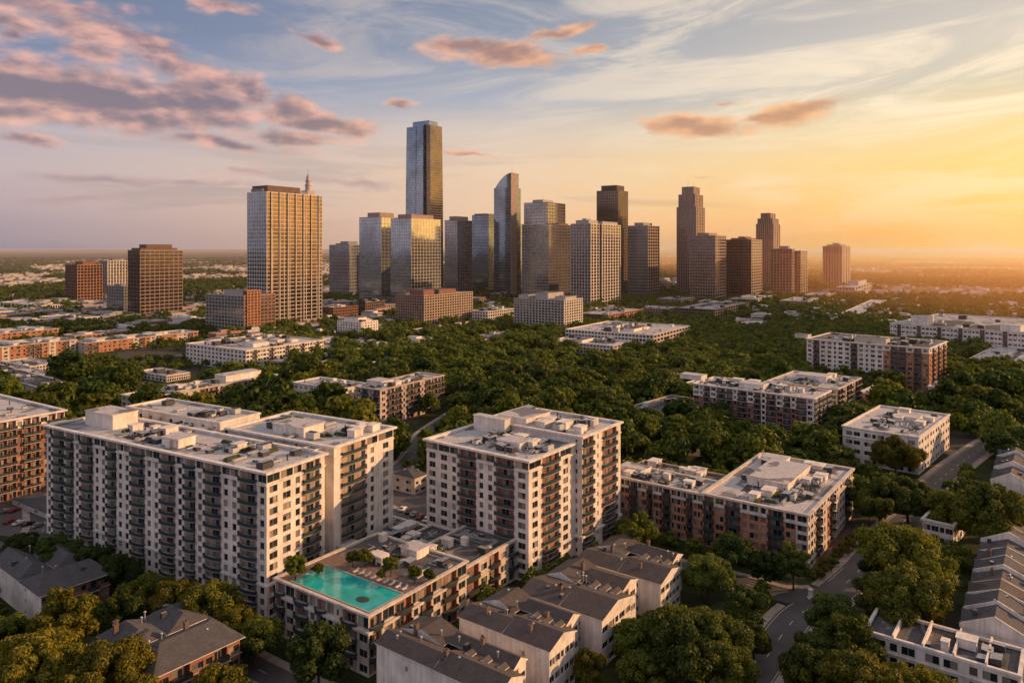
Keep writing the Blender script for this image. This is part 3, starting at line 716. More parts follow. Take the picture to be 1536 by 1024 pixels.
for i, (c, xl, xr, yt, lab) in enumerate((((745, 1135), 565, 806, 1046, 'dark roofed white town house block at the bottom edge beside the pool building'), ((824, 1057), 689, 884, 977, 'dark roofed white town house block, second from the bottom edge'),
                                          ((903, 1003), 780, 970, 930, 'dark roofed white town house block with lit windows, third from the bottom edge'), ((991, 932), 866, 1037, 876, 'dark roofed white town house block with a windowed tower end, nearest the long brick building'))):
    b = Building('town_house', lab, 'town house', c, xl, xr, yt, 36, 'white town houses with brown roofs', near=2)
    LR, LL, h = b.LR, b.LL, b.h
    b.facade_mb = MB()
    mb = MB(); fh = (h - .4) / 3
    b.facade(mb, 'L', 0, 0, LL, 0, 3, fh, 'p p s p p p s p p', wh=1.5); b.facade(mb, 'R', 0, 0, LR * .62, 0, 3, fh, 'd d w d d', wh=1.6); b.facade(mb, 'R', LR * .62, 3.0, LR * .38, 0, 3, fh, 'n* d', wh=1.6)
    zt = h
    for x in ((0, LR * .62),): mb.quad((0, 0, h - .4), (LR * .62, 0, h - .4), (LR * .62, 0, zt), (0, 0, zt))
    mb.quad((LR * .62, 3, h - .4), (LR, 3, h - .4), (LR, 3, zt), (LR * .62, 3, zt)); mb.quad((LR * .62, 0, 0), (LR * .62, 3, 0), (LR * .62, 3, zt), (LR * .62, 0, zt))
    mb.quad((0, 0, h - .4), (0, LL, h - .4), (0, LL, zt), (0, 0, zt)); mb.quad((LR, 3, 0), (LR, LL, 0), (LR, LL, zt), (LR, 3, zt)); mb.quad((0, LL, 0), (LR, LL, 0), (LR, LL, zt), (0, LL, zt))
    mb.build('wall', [M['white'], M['tan'], M['brownbrick']], b.root)
    gable_roof(b, 0, LR * .62, 0, LL * .48, h + .18, 1.9, 'y', .4); gable_roof(b, 0, LR * .5, LL * .48 + .9, LL, h + .2, 1.5, 'y', .35)
    gable_roof(b, LR * .62 + .9, LR, 3, LL * .6, h + .22, 1.5, 'y', .35); gable_roof(b, LR * .5 + .8, LR, LL * .6 + .8, LL, h + .24, 1.7, 'x', .3)
    for k in range(3):   # dormers on the sunny slope
        x, y = LR * .46, LL * (.1 + .13 * k); gable_roof(b, x, LR * .6, y, y + 1.9, h + 1.1, .7, 'x', .12, name='dormer')
    roof_bits(b, 2, LR - 2, 3, LL - 2, h + 1.1, 14, 100 + i); b.finish(slab='slabcream')

for c, xl, xr, yt, mats, hipped, lab in (((62, 945), -25, 164, 893, ('white', 'brick', 'brick'), 3.5, 'brick house with hip roof, brown balconies and white end wall beside the long white block'),
                                        ((233, 1085), 152, 360, 1014, ('tan', 'brick', 'brownbrick'), 5.0, 'brick house with wide grey hip roof at the bottom edge')):
    b = Building('brick_house', lab, 'house', c, xl, xr, yt, 38, 'brick houses with hip roofs', near=2)
    LR, LL, h = b.LR, b.LL, b.h; mb = MB(); fh = (h - .1) / 3
    b.facade(mb, 'R', 0, 0, LR, 0, 3, fh, 'd* B* d* w* n* d*', wh=1.5, bow=False); b.facade(mb, 'L', 0, 0, LL, 0, 3, fh, 'p s p p s p', wh=1.3)
    for q in (((0, 0), (LR, 0)), ((0, 0), (0, LL)), ((LR, 0), (LR, LL)), ((0, LL), (LR, LL))):
        z0 = h - .1 if q[0] == (0, 0) else 0; mb.quad((*q[0], z0), (*q[1], z0), (*q[1], h), (*q[0], h))
    mb.build('wall', [M[q] for q in mats], b.root)
    d1 = min(LL * .5, 13)
    gable_roof(b, 0, LR, 0, d1, h + .18, 3.2, 'x', .9, 'shinglegrey', hipped)
    gable_roof(b, 0, LR * .45, d1 + 1.9, LL, h + .2, 2.6, 'y', .8, 'shinglegrey', 3); gable_roof(b, LR * .45 + 1.7, LR, d1 + 1.9, LL, h + .24, 2.2, 'y', .8, 'shinglegrey', 3)
    t = MB(); t.box(-.3, LR + .3, -.28, -.01, fh * 2 - .15, fh * 2 + .1); t.build('string_course', M['slabcream'], b.root)
    roof_bits(b, 1, LR - 1, 2, LL - 1, h + 1.8, 13, 140 + c[0]); b.finish(slab='slabcream')

b = Building('town_house', 'white town house with flat grey roof at the bottom corner, wide windowed front', 'town house', (1530, 1085), 1297, 1550, 1012, 38, near=2)
LR, LL, h = 13.0, b.LL, b.h
FOOT[-1] = (b.P, b.dr, b.dl, 0, LR, 0, LL); b.LR = LR
b.volume(0, LR, 0, LL, 0, h, 3, 'd d w p d d p d w d p', 'd d d', ('white', 'tan', 'brownbrick'), 'roofdark', corn=.3, bands=((2, .2, .3),))
for k in range(1, 5):
    t = MB(); t.box(-.2, LR + .2, LL * k / 5 - .2, LL * k / 5 + .2, h - .85, h + .7); t.build('party_wall', M['white'], b.root)
b.clutter(1, LR - 1, 2, LL - 2, h - .9, 9, 61, .8, 2); b.finish()
FR = b
def row_house(px, py, z, yaw, w, d, n, labels, group, seed):
    dr, dl = dirs(yaw); X, Y = at(px, py, z); rn = random.Random(seed)
    for i in range(n):
        P = (X + dr[0] * w * i, Y + dr[1] * w * i)
        root = thing('row_house', labels[i] if isinstance(labels, list) else labels, 'row house', (P[0], P[1], 0), R(90 - yaw), group)
        b = Building.__new__(Building); b.P, b.dr, b.dl, b.root, b.near, b.win, b.bal, b.LR, b.LL = P, dr, dl, root, 1, [], [], w, d
        FOOT.append((P, dr, dl, 0, w, -d, 0))
        zt = z + rn.uniform(-.6, .6); mb = MB()
        b.facade(mb, 'R', 0, -d, w, 0, 3, zt / 3, 'd w d', wh=1.5)
        mb.quad((0, -d, 0), (0, 0, 0), (0, 0, zt), (0, -d, zt)); mb.quad((w, -d, 0), (w, 0, 0), (w, 0, zt), (w, -d, zt)); mb.quad((0, 0, 0), (w, 0, 0), (w, 0, zt), (0, 0, zt))
        mb.build('wall', [M['white'], M['tan'], M['brownbrick']], root)
        rise = rn.uniform(2.8, 3.6); mt = rn.choice(('shinglegrey', 'shingle', 'shinglegrey'))
        y1 = -d * .5
        gable_roof(b, .2, w - .2, y1 + .2, -.1, zt + .18, rise, 'x', .0, mt); gable_roof(b, .2, w - .2, -d, y1 - .2, zt + .2, rise * .9, 'x', .0, rn.choice(('shinglegrey', 'shingle')), name='rear_roof')
        gable_roof(b, w * .28, w * .72, y1 * .62, -.05, zt + .3, rise * .62, 'y', .1, mt, name='dormer_roof')
        t = MB(); pr = [(.15, zt - .3), (.15, zt + .7), (y1 / 2, zt + rise + .75), (y1, zt + .9), (y1 * 1.5, zt + rise * .9 + .7), (-d - .1, zt + .7), (-d - .1, zt - .3)]
        t.poly([(-.17, y, z_) for y, z_ in pr]); t.poly([(.17, y, z_) for y, z_ in reversed(pr)])
        for (ya, za), (yb, zb) in zip(pr, pr[1:] + pr[:1]): t.quad((-.17, ya, za), (.17, ya, za), (.17, yb, zb), (-.17, yb, zb))
        t.build('party_wall', M['white'], root)
        roof_bits(b, 1, w - 1, -d + 2, -2, zt + rise * .7, 5, seed * 10 + i); b.finish(most=20)
row_house(1440, 938, 9.5, 36.5, 9.0, 28, 9, ['grey roofed row house, %s in the terrace climbing the picture edge' % q for q in ('first and lowest', 'second from the bottom', 'third from the bottom', 'fourth from the bottom', 'middle one', 'fourth from the top', 'third from the top', 'second from the top', 'topmost')], 'row houses climbing the picture edge', 5)
row_house(1486, 722, 9.0, 36.5, 10.0, 26, 5, ['dark roofed row house beyond the tall trees at the picture edge, %s' % q for q in ('lowest of the row', 'second of the row', 'third of the row', 'fourth of the row', 'farthest of the row')], 'row houses beyond the tall trees', 6)
for c, xl, xr, yt, lab in (((622, 742), 590, 640, 718, 'small pale house with dark hip roof between the two white blocks'), ((70, 778), 18, 110, 770, 'low grey garage roof beside the end of the long white block')):
    b = Building('small_house', lab, 'house', c, xl, xr, yt, 34, near=1)
    mb = MB(); b.facade(mb, 'L', 0, 0, b.LL, 0, 1 if c[0] < 100 else 2, b.h / (1 if c[0] < 100 else 2), 'd w', wh=1.3); b.facade(mb, 'R', 0, 0, b.LR, 0, 1 if c[0] < 100 else 2, b.h / (1 if c[0] < 100 else 2), 'w d', wh=1.3)
    mb.quad((b.LR, 0, 0), (b.LR, b.LL, 0), (b.LR, b.LL, b.h), (b.LR, 0, b.h)); mb.quad((0, b.LL, 0), (b.LR, b.LL, 0), (b.LR, b.LL, b.h), (0, b.LL, b.h))
    mb.build('wall', [M['cream'], M['tan'], M['brownbrick']], b.root); gable_roof(b, 0, b.LR, 0, b.LL, b.h + .18, 2.2, 'x', .6, 'shinglegrey', 3); roof_bits(b, 2, b.LR - 2, 2, b.LL - 2, b.h + 1, 5, 171); b.finish()

# ------------------------------------------------------------------ the skyline
def tower(label, c, xl, xr, yt, fl, bl, br, frame, glass, style='grid', plants=(), pw=.22, bh=.3, frame2=None, ants=(), yaw=33.0, cat='tower', name='office_tower', steps=None, clutter=0, group=None, glass_l=None):
    b = Building(name, label, cat, c, xl, xr, yt, yaw, group)
    LR, LL, h = b.LR, b.LL, b.h; fl = int(fl * .8); bl, br = max(2, int(bl * .9)), max(2, int(br * .9)); pw *= .62 if style != 'piers' else .9; bh *= .62
    if steps:      # setbacks: list of (inset, top fraction)
        z0 = 0; pf = 0
        for ins, fr in steps:
            z1 = h * fr; n = max(2, int(fl * fr) - pf); pf = int(fl * fr)
            i = ins * min(LR, LL)
            zr = b.block(i, LR - i, i, LL - i, z0, z1, n, max(2, bl - 2 * int(ins * 8)), max(2, br - 2 * int(ins * 8)), frame, glass, style, 'roofdark', 1.0, pw, bh, frame2=frame2); z0 = z1 - .9
    else:
        zr = b.block(0, LR, 0, LL, 0, h, fl, bl, br, frame, glass, style, 'roofdark', 1.2, pw, bh, frame2=frame2, glass_l=glass_l)
    for q in plants: b.plant(*q[:4], h - 1.1, q[4], q[5] if len(q) > 5 else frame)
    for q in ants: b.antenna(*q)
    if clutter: b.clutter(2, LR - 2, 2, LL - 2, h - 1.1, clutter, int(c[0]), 1.5, 1)
    return b

tower('dark brown square tower with plant room, tallest on the far side of the orange terraces', (210, 481), 192, 274, 375, 24, 5, 10, 'brown', 'g_dark', 'grid', ((.2, .8, .2, .8, 9), (.05, .9, .1, .9, 4)), frame2='rose', pw=.16)
tower('grey slab annex at the foot of the dark brown square tower', (186, 475), 160, 199, 429, 13, 8, 4, 'greyc', 'g_grey', 'grid', ((.3, .7, .3, .7, 3),), pw=.3)
tower('brick red tower with lit grid, outermost of the skyline beyond the dark brown square tower', (116, 452), 98, 154, 397, 15, 7, 9, 'redstone', 'g_dark', 'grid', ((.3, .8, .2, .8, 7),), frame2='orangebrick', pw=.3)
tower('pale cream tower between the brick red tower and the dark brown square tower', (161, 444), 151, 196, 391, 14, 4, 9, 'greyc', 'g_grey', 'piers', ((.3, .7, .3, .7, 4),), frame2='cream', pw=.4)
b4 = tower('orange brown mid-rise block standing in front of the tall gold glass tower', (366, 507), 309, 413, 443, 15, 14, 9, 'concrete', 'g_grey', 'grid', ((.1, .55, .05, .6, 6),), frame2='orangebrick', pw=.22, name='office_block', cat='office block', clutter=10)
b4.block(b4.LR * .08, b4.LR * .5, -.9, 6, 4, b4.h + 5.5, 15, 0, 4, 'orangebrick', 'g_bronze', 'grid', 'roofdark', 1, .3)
b5 = tower('tall tower with gold glass side, white grid and a small spire on its roof', (400, 497), 371, 483, 287, 44, 9, 12, 'white', 'g_copper', 'grid', ((.05, .62, .1, .9, 9, 'brown'), (.0, .9, .2, .8, 5, 'greyc')), pw=.15, bh=.26, frame2='cream', glass_l='g_deep')  # left glass is blue-grey: the shade of that face is put into its colour
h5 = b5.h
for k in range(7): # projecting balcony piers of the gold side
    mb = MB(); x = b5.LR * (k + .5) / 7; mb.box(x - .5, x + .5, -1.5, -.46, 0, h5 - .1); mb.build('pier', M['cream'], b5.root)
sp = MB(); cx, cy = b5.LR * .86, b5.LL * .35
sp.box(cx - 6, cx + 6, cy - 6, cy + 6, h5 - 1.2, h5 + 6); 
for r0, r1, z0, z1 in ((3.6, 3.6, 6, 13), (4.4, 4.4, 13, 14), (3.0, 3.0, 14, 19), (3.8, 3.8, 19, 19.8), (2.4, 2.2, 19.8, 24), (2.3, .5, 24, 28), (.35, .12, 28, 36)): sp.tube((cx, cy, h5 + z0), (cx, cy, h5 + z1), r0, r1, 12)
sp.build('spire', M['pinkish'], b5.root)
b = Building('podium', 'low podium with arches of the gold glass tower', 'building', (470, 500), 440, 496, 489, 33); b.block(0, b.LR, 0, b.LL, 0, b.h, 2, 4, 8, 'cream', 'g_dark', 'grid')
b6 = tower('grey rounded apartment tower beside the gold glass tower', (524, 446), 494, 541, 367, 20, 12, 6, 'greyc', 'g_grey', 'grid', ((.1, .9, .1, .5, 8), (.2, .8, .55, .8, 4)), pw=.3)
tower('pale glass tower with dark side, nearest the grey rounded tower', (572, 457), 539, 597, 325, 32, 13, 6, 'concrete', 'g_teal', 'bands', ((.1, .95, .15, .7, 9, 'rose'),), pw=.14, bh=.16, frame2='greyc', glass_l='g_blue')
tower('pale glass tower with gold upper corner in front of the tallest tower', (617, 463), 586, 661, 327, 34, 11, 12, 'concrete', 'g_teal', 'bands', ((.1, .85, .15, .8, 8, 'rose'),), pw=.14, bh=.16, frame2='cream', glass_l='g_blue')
# tallest tower: tapered, notched blue and bronze
b9 = Building('office_tower', 'tallest tower of the skyline, blue glass with bronze side and notched crown', 'tower', (643, 453), 608, 665, 181, 33)
LR, LL, h = b9.LR, b9.LL, b9.h
def tapered(bb, x0, x1, y0, y1, z0, z1, k, glass, nfl, name='glazing'):
    mb = MB(); cx, cy = LR / 2, LL / 2; S = lambda x, y, q: (cx + (x - cx) * q, cy + (y - cy) * q)
    n = 6
    for i in range(n):
        q0, q1 = 1 - (1 - k) * (i / n) ** 2, 1 - (1 - k) * ((i + 1) / n) ** 2; za, zb = z0 + (z1 - z0) * i / n, z0 + (z1 - z0) * (i + 1) / n
        c = [(x0, y0), (x1, y0), (x1, y1), (x0, y1)]
        for j in range(4):
            a, d = c[j], c[(j + 1) % 4]; mb.quad((*S(*a, q0), za), (*S(*d, q0), za), (*S(*d, q1), zb), (*S(*a, q1), zb))
    mb.poly([(*S(*a, k), z1) for a in ((x0, y0), (x1, y0), (x1, y1), (x0, y1))], 1)
    mb.build(name, [M[glass], M['roofdark']], bb.root)
    f = MB()
    for i in range(nfl):
        z = z0 + (z1 - z0) * (i + .5) / nfl; q = 1 - (1 - k) * ((z - z0) / (z1 - z0)) ** 2
        (ax, ay), (bx, by) = S(x0, y0, q), S(x1, y1, q)
        f.box(ax - .22, bx, ay - .22, ay - .003, z - .3, z + .3); f.box(ax - .22, ax - .003, ay - .003, by, z - .3, z + .3)
    f.build('facade_frame', M['greyc'], bb.root)
g = .06
tapered(b9, LR * .13, LR, 0, LL * .20, 0, h - 6, .93, 'g_brown', 70); tapered(b9, 0, LR * .99, LL * .235, LL * .55, 0, h - 4, .90, 'g_deep', 70)
tapered(b9, 0, LR * .98, LL * .565, LL, 0, h - 8, .93, 'g_deep', 70); tapered(b9, LR * .2, LR * .9, LL * .08, LL * .9, 0, h + 3, .84, 'g_deep', 60, 'core')
b9.antenna(.5, .45, h - .5, 16, .4); b9.antenna(.45, .7, h - .5, 9, .3)
tower('slim grey glass tower just beside the tallest tower', (686, 447), 667, 708, 330, 32, 8, 7, 'greyc', 'g_grey', 'bands', ((.1, .9, .2, .75, 9),), pw=.2, bh=.2, frame2='rose')
tower('dark blue glass tower with gold edge, second past the tallest tower', (733, 443), 708, 752, 322, 33, 8, 7, 'darkbrown', 'g_deep', 'thin', ((.05, .9, .1, .9, 4, 'greyc'),))
# curved-top tower
b12 = Building('office_tower', 'blue glass tower with curved sail-shaped top', 'tower', (766, 446), 741, 781, 281, 33)
LR, LL, h = b12.LR, b12.LL, b12.h
b12.block(0, LR, 0, LL, 0, h, 40, 9, 7, 'greyc', 'g_deep', 'thin', par=.3)
mb = MB(); n = 12; zt = CAMH - (259 - HZ) / FPX * b12.P[1]
arc = [(LL * .98 * (1 - i / n), h + (zt - h) * math.sin(i / n * math.pi / 2) ** .85) for i in range(n + 1)]
for (ya, za), (yb, zb) in zip(arc, arc[1:]):
    mb.quad((LR * .08, ya, za), (LR * .8, ya, za), (LR * .8, yb, zb), (LR * .08, yb, zb)); mb.quad((LR * .08, ya, h - .4), (LR * .08, yb, h - .4), (LR * .08, yb, zb), (LR * .08, ya, za)); mb.quad((LR * .8, ya, h - .4), (LR * .8, yb, h - .4), (LR * .8, yb, zb), (LR * .8, ya, za))
mb.quad((LR * .08, 0, h - .4), (LR * .8, 0, h - .4), (LR * .8, 0, zt), (LR * .08, 0, zt))
mb.build('sail_roof', M['g_deep'], b12.root)
fb = MB(); fb.box(-.8, LR * .55, -1.6, -.3, 0, zt); fb.build('edge_fin', M['rose'], b12.root)
b12.antenna(.3, .1, zt - .3, 22, .4); b12.antenna(.3, .6, h + 8, 24, .3)
tower('low dark glass tower in the gap behind the curved-top tower', (776, 441), 757, 790, 336, 30, 6, 4, 'darkbrown', 'g_blue', 'thin', ())
tower('grey banded tower with flat plant room and a dark brown side', (821, 450), 786, 848, 303, 38, 10, 8, 'concrete', 'g_grey', 'bands', ((.15, .7, .3, .75, 7),), bh=.38, frame2='brown', ants=((.4, .5, 302 * 0 + CAMH + 70 / 1100 * 1430, 20, .3),))
tower('lower grey and brown tower set in front of the grey banded tower', (823, 455), 783, 860, 336, 33, 10, 9, 'concrete', 'g_grey', 'grid', ((.5, .9, .1, .6, 4, 'brown'),), pw=.14, frame2='brown')
tower('pale gridded tower with gold lit edge, wider of two attached towers', (886, 463), 856, 903, 335, 34, 8, 5, 'concrete', 'g_dark', 'grid', ((.1, .9, .15, .8, 7), (.3, .7, .4, .6, 10)), pw=.42, frame2='cream')
tower('pale gridded tower with warm lit side, slimmer of two attached towers', (903, 461), 888, 931, 336, 34, 4, 8, 'concrete', 'g_dark', 'grid', ((.1, .9, .15, .8, 6),), pw=.42, frame2='cream')
tower('tall dark brown stone tower with a square crown', (927, 445), 895, 942, 285, 48, 12, 7, 'darkbrown', 'g_dark', 'grid', ((.12, .88, .12, .84, 12), (.0, .0001, .0, .0001, .1)), pw=.4, frame2='brown', ants=((.5, .5, CAMH + 97 / 1100 * 1500, 14, .3),))
tower('brown grey gridded tower just past the tall dark stone tower', (972, 449), 942, 989, 338, 31, 12, 6, 'greyc', 'g_dark', 'grid', ((.12, .88, .3, .75, 7),), pw=.28, frame2='tan')
tower('tall rose stone tower with stepped shoulders and two antennas', (1044, 446), 1015, 1057, 279, 46, 10, 6, 'rose', 'g_dark', 'piers', (), pw=.42, steps=((0, .815), (.07, .93), (.2, 1.0)), frame2='tan', ants=((.4, .6, CAMH + 94 / 1100 * 1500, 24, .35), (.6, .4, CAMH + 94 / 1100 * 1500, 18, .3)))
tower('rose brown rounded tower in front of the tall stepped rose tower', (1073, 455), 1035, 1089, 353, 28, 12, 6, 'rose', 'g_dark', 'grid', ((.1, .9, .3, .75, 6),), pw=.3, bh=.42, frame2='rose')
tower('red brown tower with gold lit edge between two rose towers', (1127, 450), 1089, 1143, 359, 27, 12, 6, 'redstone', 'g_dark', 'grid', ((.1, .9, .2, .85, 4), (.2, .8, .35, .6, 7)), pw=.26, bh=.42, frame2='tan')
tower('stepped rose tower with small crown behind the red brown tower', (1160, 436), 1134, 1170, 319, 38, 9, 4, 'rose', 'g_dark', 'piers', (), pw=.45, steps=((0, .86), (.07, .93), (.22, 1.0)), ants=((.5, .5, CAMH + 54 / 1100 * 1750 - 1, 22, .35),))
tower('pale rose gridded tower in front of the stepped rose tower', (1188, 442), 1156, 1192, 373, 21, 8, 2, 'rose', 'g_dark', 'grid', ((.1, .9, .2, .6, 7),), pw=.34)
tower('narrow rose tower attached beside the pale rose gridded tower', (1201, 441), 1187, 1211, 376, 20, 4, 4, 'rose', 'g_dark', 'grid', (), pw=.34, frame2='tan')
tower('isolated fluted rose tower nearest the sunset', (1263, 433), 1234, 1275, 369, 22, 8, 4, 'rose', 'g_dark', 'piers', ((.15, .85, .15, .85, 5), (.35, .65, .35, .65, 9)), pw=.5, frame2='tan')

# mid-rise blocks at the foot of the skyline
def mid(label, c, xl, xr, yt, fl, bl, br, frame, glass='g_dark', plants=(), clutter=14, frame2=None, pw=.3, bh=.35, roof='roof'):
    b = Building('office_block', label, 'office block', c, xl, xr, yt, 33)
    b.block(0, b.LR, 0, b.LL, 0, b.h, fl, bl, br, frame, glass, 'grid', roof, .9, pw, bh, frame2=frame2)
    for q in plants: b.plant(*q[:4], b.h - 1, q[4], q[5] if len(q) > 5 else frame)
    if clutter: b.clutter(2, b.LR - 2, 2, b.LL - 2, b.h - .85, clutter, int(c[0] * 3), 1.8, 2)
    return b
mid('pink brown gridded block under the pale glass towers', (636, 492), 594, 709, 443, 12, 12, 20, 'rose', plants=((.1, .3, .2, .7, 7, 'redstone'), (.4, .75, .2, .7, 6, 'redstone'), (.2, .8, .3, .6, 4)), frame2='tan')
mid('small bright white office cube beside the gold glass tower', (542, 513), 506, 567, 483, 7, 9, 6, 'white', plants=((.1, .6, .2, .8, 5), (.6, .9, .3, .9, 3)), pw=.55, bh=.5, roof='roofpale')
mid('low brown brick block between the gold glass tower and the white cube', (500, 483), 480, 537, 461, 5, 6, 14, 'brown', frame2='redstone', roof='roofdark')
mid('dark brown low block right behind the white cube', (548, 474), 535, 577, 453, 5, 4, 10, 'darkbrown', frame2='brown', roof='roofdark')
mid('grey white gridded block with rooftop boxes standing at the wood edge', (846, 503), 771, 874, 450, 13, 16, 8, 'concrete', plants=((.1, .9, .35, .6, 8), (.1, .8, .75, .95, 5), (.2, .8, .05, .25, 4)), frame2='cream', pw=.34)
mid('long white low office with wide flat roof at the wood edge', (980, 527), 848, 1035, 502, 4, 26, 12, 'white', plants=((.2, .5, .3, .42, 3, 'white'), (.4, .7, .6, .75, 3, 'white')), clutter=40, frame2='pinkish', pw=.25, bh=.4, roof='roofpale')
mid('low white office wing in front of the long white low office', (920, 534), 822, 951, 518, 3, 20, 6, 'white', plants=((.1, .6, .5, .6, 3),), clutter=20, frame2='pinkish', bh=.4, roof='roofpale')
mid('low brown block with orange lit side below the pale gridded towers', (912, 489), 866, 966, 472, 4, 9, 16, 'brown', clutter=20, frame2='orangebrick')
mid('low rose block between the orange lit block and the long dark block', (1000, 479), 962, 1018, 463, 4, 9, 6, 'rose', clutter=10, frame2='tan')
mid('long dark low block with lit end under the rose towers', (1072, 482), 1012, 1123, 464, 4, 14, 14, 'brown', clutter=26, frame2='tan')
mid('white low office behind the trees beside the pink brown block', (732, 485), 708, 771, 467, 4, 6, 12, 'white', clutter=16, frame2='cream', roof='roofpale')
mid('low orange block in the trees before the grey white gridded block', (718, 521), 690, 782, 510, 2, 6, 14, 'tan', clutter=14, frame2='pinkish')
mid('rose grey office by the trees below the narrow rose tower', (1212, 464), 1169, 1233, 452, 4, 12, 8, 'rose', clutter=12, frame2='tan')
mid('low tan block behind the rose grey office', (1240, 452), 1205, 1253, 443, 3, 10, 6, 'tan', clutter=8)
mid('pale shopping hall beside the isolated fluted tower', (1282, 441), 1254, 1307, 431, 2, 6, 6, 'pinkish', plants=((.4, .9, .2, .8, 10),), clutter=8)
mid('small rose cube at the foot of the brown grey tower', (1000, 438), 988, 1006, 425, 4, 4, 3, 'rose', clutter=0)
mid('white plaza building at the foot of the white cube', (575, 531), 470, 610, 522, 1, 14, 6, 'white', clutter=20, roof='roof')
mid('low grey hall between the pink brown block and the long white low office', (640, 505), 600, 760, 499, 1, 8, 20, 'pinkish', clutter=20)
mid('low curved roof hall in front of the brick red tower', (100, 491), 60, 150, 478, 2, 10, 12, 'white', clutter=18, roof='roof')
mid('flat white depot in front of the dark brown square tower', (60, 470), 0, 90, 458, 2, 10, 8, 'white', clutter=14, roof='roofpale')

mid('brown podium hall joining the feet of the two pale glass towers', (570, 470), 540, 600, 458, 3, 8, 10, 'rose', clutter=10, frame2='tan')
mid('grey podium hall under the slim grey glass tower', (690, 462), 664, 728, 449, 4, 8, 12, 'concrete', clutter=10, frame2='rose')
mid('dark podium hall under the curved-top tower', (752, 455), 728, 783, 441, 4, 8, 8, 'darkbrown', clutter=8, frame2='brown')
mid('rose podium hall under the tall stepped rose tower', (1022, 462), 985, 1042, 449, 4, 10, 6, 'rose', clutter=10, frame2='tan')
mid('tan podium hall under the red brown tower', (1130, 459), 1092, 1160, 449, 3, 10, 8, 'tan', clutter=10, frame2='pinkish')
mid('low grey block on the plain just before the gold glass tower podium', (462, 512), 424, 504, 503, 2, 8, 10, 'concrete', clutter=12)
for i_, (c_, xl_, xr_, yt_, fr_, lab_) in enumerate((((330, 600), 300, 366, 588, 'pinkish', 'low pink hall among trees behind the low cream block'), ((250, 573), 205, 285, 563, 'white', 'low white hall in the trees before the orange terraces'),
        ((470, 565), 440, 512, 554, 'tan', 'low tan hall in the trees past the wide pale five storey block'), ((560, 560), 530, 600, 551, 'white', 'small white hall at the edge of the dense wood'), ((45, 560), 0, 90, 549, 'cream', 'low cream hall before the orange terraces at the picture edge'),
        ((1130, 500), 1090, 1160, 492, 'white', 'low white hall among trees under the rose grey office'), ((1290, 478), 1262, 1330, 470, 'white', 'low white hall among trees below the isolated fluted tower'))):
    mid(lab_, c_, xl_, xr_, yt_, 2, 8, 10, fr_, clutter=12, frame2='cream', roof='roofpale')

# ------------------------------------------------------------------ ground and roads
m, t, out = new_mat('ground'); g = t.new('ShaderNodeNewGeometry'); p = g.outputs['Position']
n1 = t.noise(p, .012, 6, .6); n2 = t.noise(p, .15, 5, .65); n3 = t.noise(p, .0016, 5, .6)
c = t.mix(t.rng(n2, .35, .65), (.022, .032, .010), (.05, .058, .02))
c = t.mix(t.rng(n1, .52, .6, smooth=True), c, (.075, .066, .052))
c = t.mix(t.rng(n3, .5, .62, 0, .7, True), c, (.10, .085, .07))
vo = t.new('ShaderNodeTexVoronoi'); t.l.new(p, vo.inputs['Vector']); vo.inputs['Scale'].default_value = .022
c = t.mix(t.m('MULTIPLY', t.m('LESS_THAN', vo.outputs['Distance'], .22), t.rng(n3, .42, .6)), c, (.34, .28, .24))
principled(t, out, c, .95, 0, .1, bump(t, n2, .6, .6))
gm = MB(); gm.quad((-60000, -2000, 0), (60000, -2000, 0), (60000, 110000, 0), (-60000, 110000, 0))
tag(gm.build('ground', m), kind='structure')

m, t, out = new_mat('asphalt'); g = t.new('ShaderNodeNewGeometry'); p = g.outputs['Position']
n1 = t.noise(p, .12, 5, .6); n2 = t.noise(p, 2.2, 4)
c = t.mix(t.rng(n1, .3, .7), (.06, .056, .056), (.11, .10, .095)); c = t.mix(t.rng(n2, .3, .75, 0, .3), c, (.12, .11, .1))
principled(t, out, c, .75, 0, .35, bump(t, n2, .2, .03)); M['asphalt'] = m
M['pave'] = simple('pavement', (.33, .27, .23), .85, 0, .3, .5); M['paint'] = simple('road_paint', (.55, .53, .48), .7, 0, .3, 2)
M['lawn'] = simple('lawn', (.045, .058, .016), .95, 0, .5, .4); M['soil'] = simple('soil', (.13, .07, .045), .95, 0, .4, .4)

def spline(pts, step=3.0):
    P = [Vector(q) for q in pts]; P = [P[0] * 2 - P[1]] + P + [P[-1] * 2 - P[-2]]; out = []
    for i in range(1, len(P) - 2):
        a, b_, c, d = P[i - 1:i + 3]; n = max(2, int((c - b_).length / step))
        for k in range(n):
            u = k / n; out.append(.5 * ((2 * b_) + (c - a) * u + (2 * a - 5 * b_ + 4 * c - d) * u * u + (3 * b_ - a - 3 * c + d) * u ** 3))
    return out + [P[-2]]
ROADS = []
RDEF = [('road', [(1085, 1075), (1150, 985), (1195, 925), (1246, 893), (1292, 852), (1335, 800), (1378, 762), (1400, 728), (1452, 686), (1500, 655), (1580, 610), (1700, 560)], 9.6),
        ('road', [(1246, 893), (1180, 893), (1120, 876), (1050, 858), (960, 838), (860, 820), (700, 800), (560, 760), (480, 700)], 9.0),
        ('road', [(1296, 840), (1330, 870), (1400, 900)], 7.0),
        ('road', [(-60, 840), (60, 800), (66, 740), (110, 690), (150, 640), (230, 600)], 9.0),
        ('road', [(60, 880), (170, 850), (300, 950), (400, 1010), (520, 1060), (620, 1090)], 7.0),
        ('road', [(480, 700), (600, 700), (640, 650), (700, 610)], 9.0)]
for i, (nm, pts, w) in enumerate(RDEF):
    sp_ = spline([at(*q) for q in pts]); ROADS.append((sp_, w))
def on_road(x, y, margin, skip=-1):
    for i, (sp_, w) in enumerate(ROADS):
        if i == skip: continue
        for q in sp_:
            if (q.x - x) ** 2 + (q.y - y) ** 2 < (w / 2 + margin) ** 2: return True
    return False
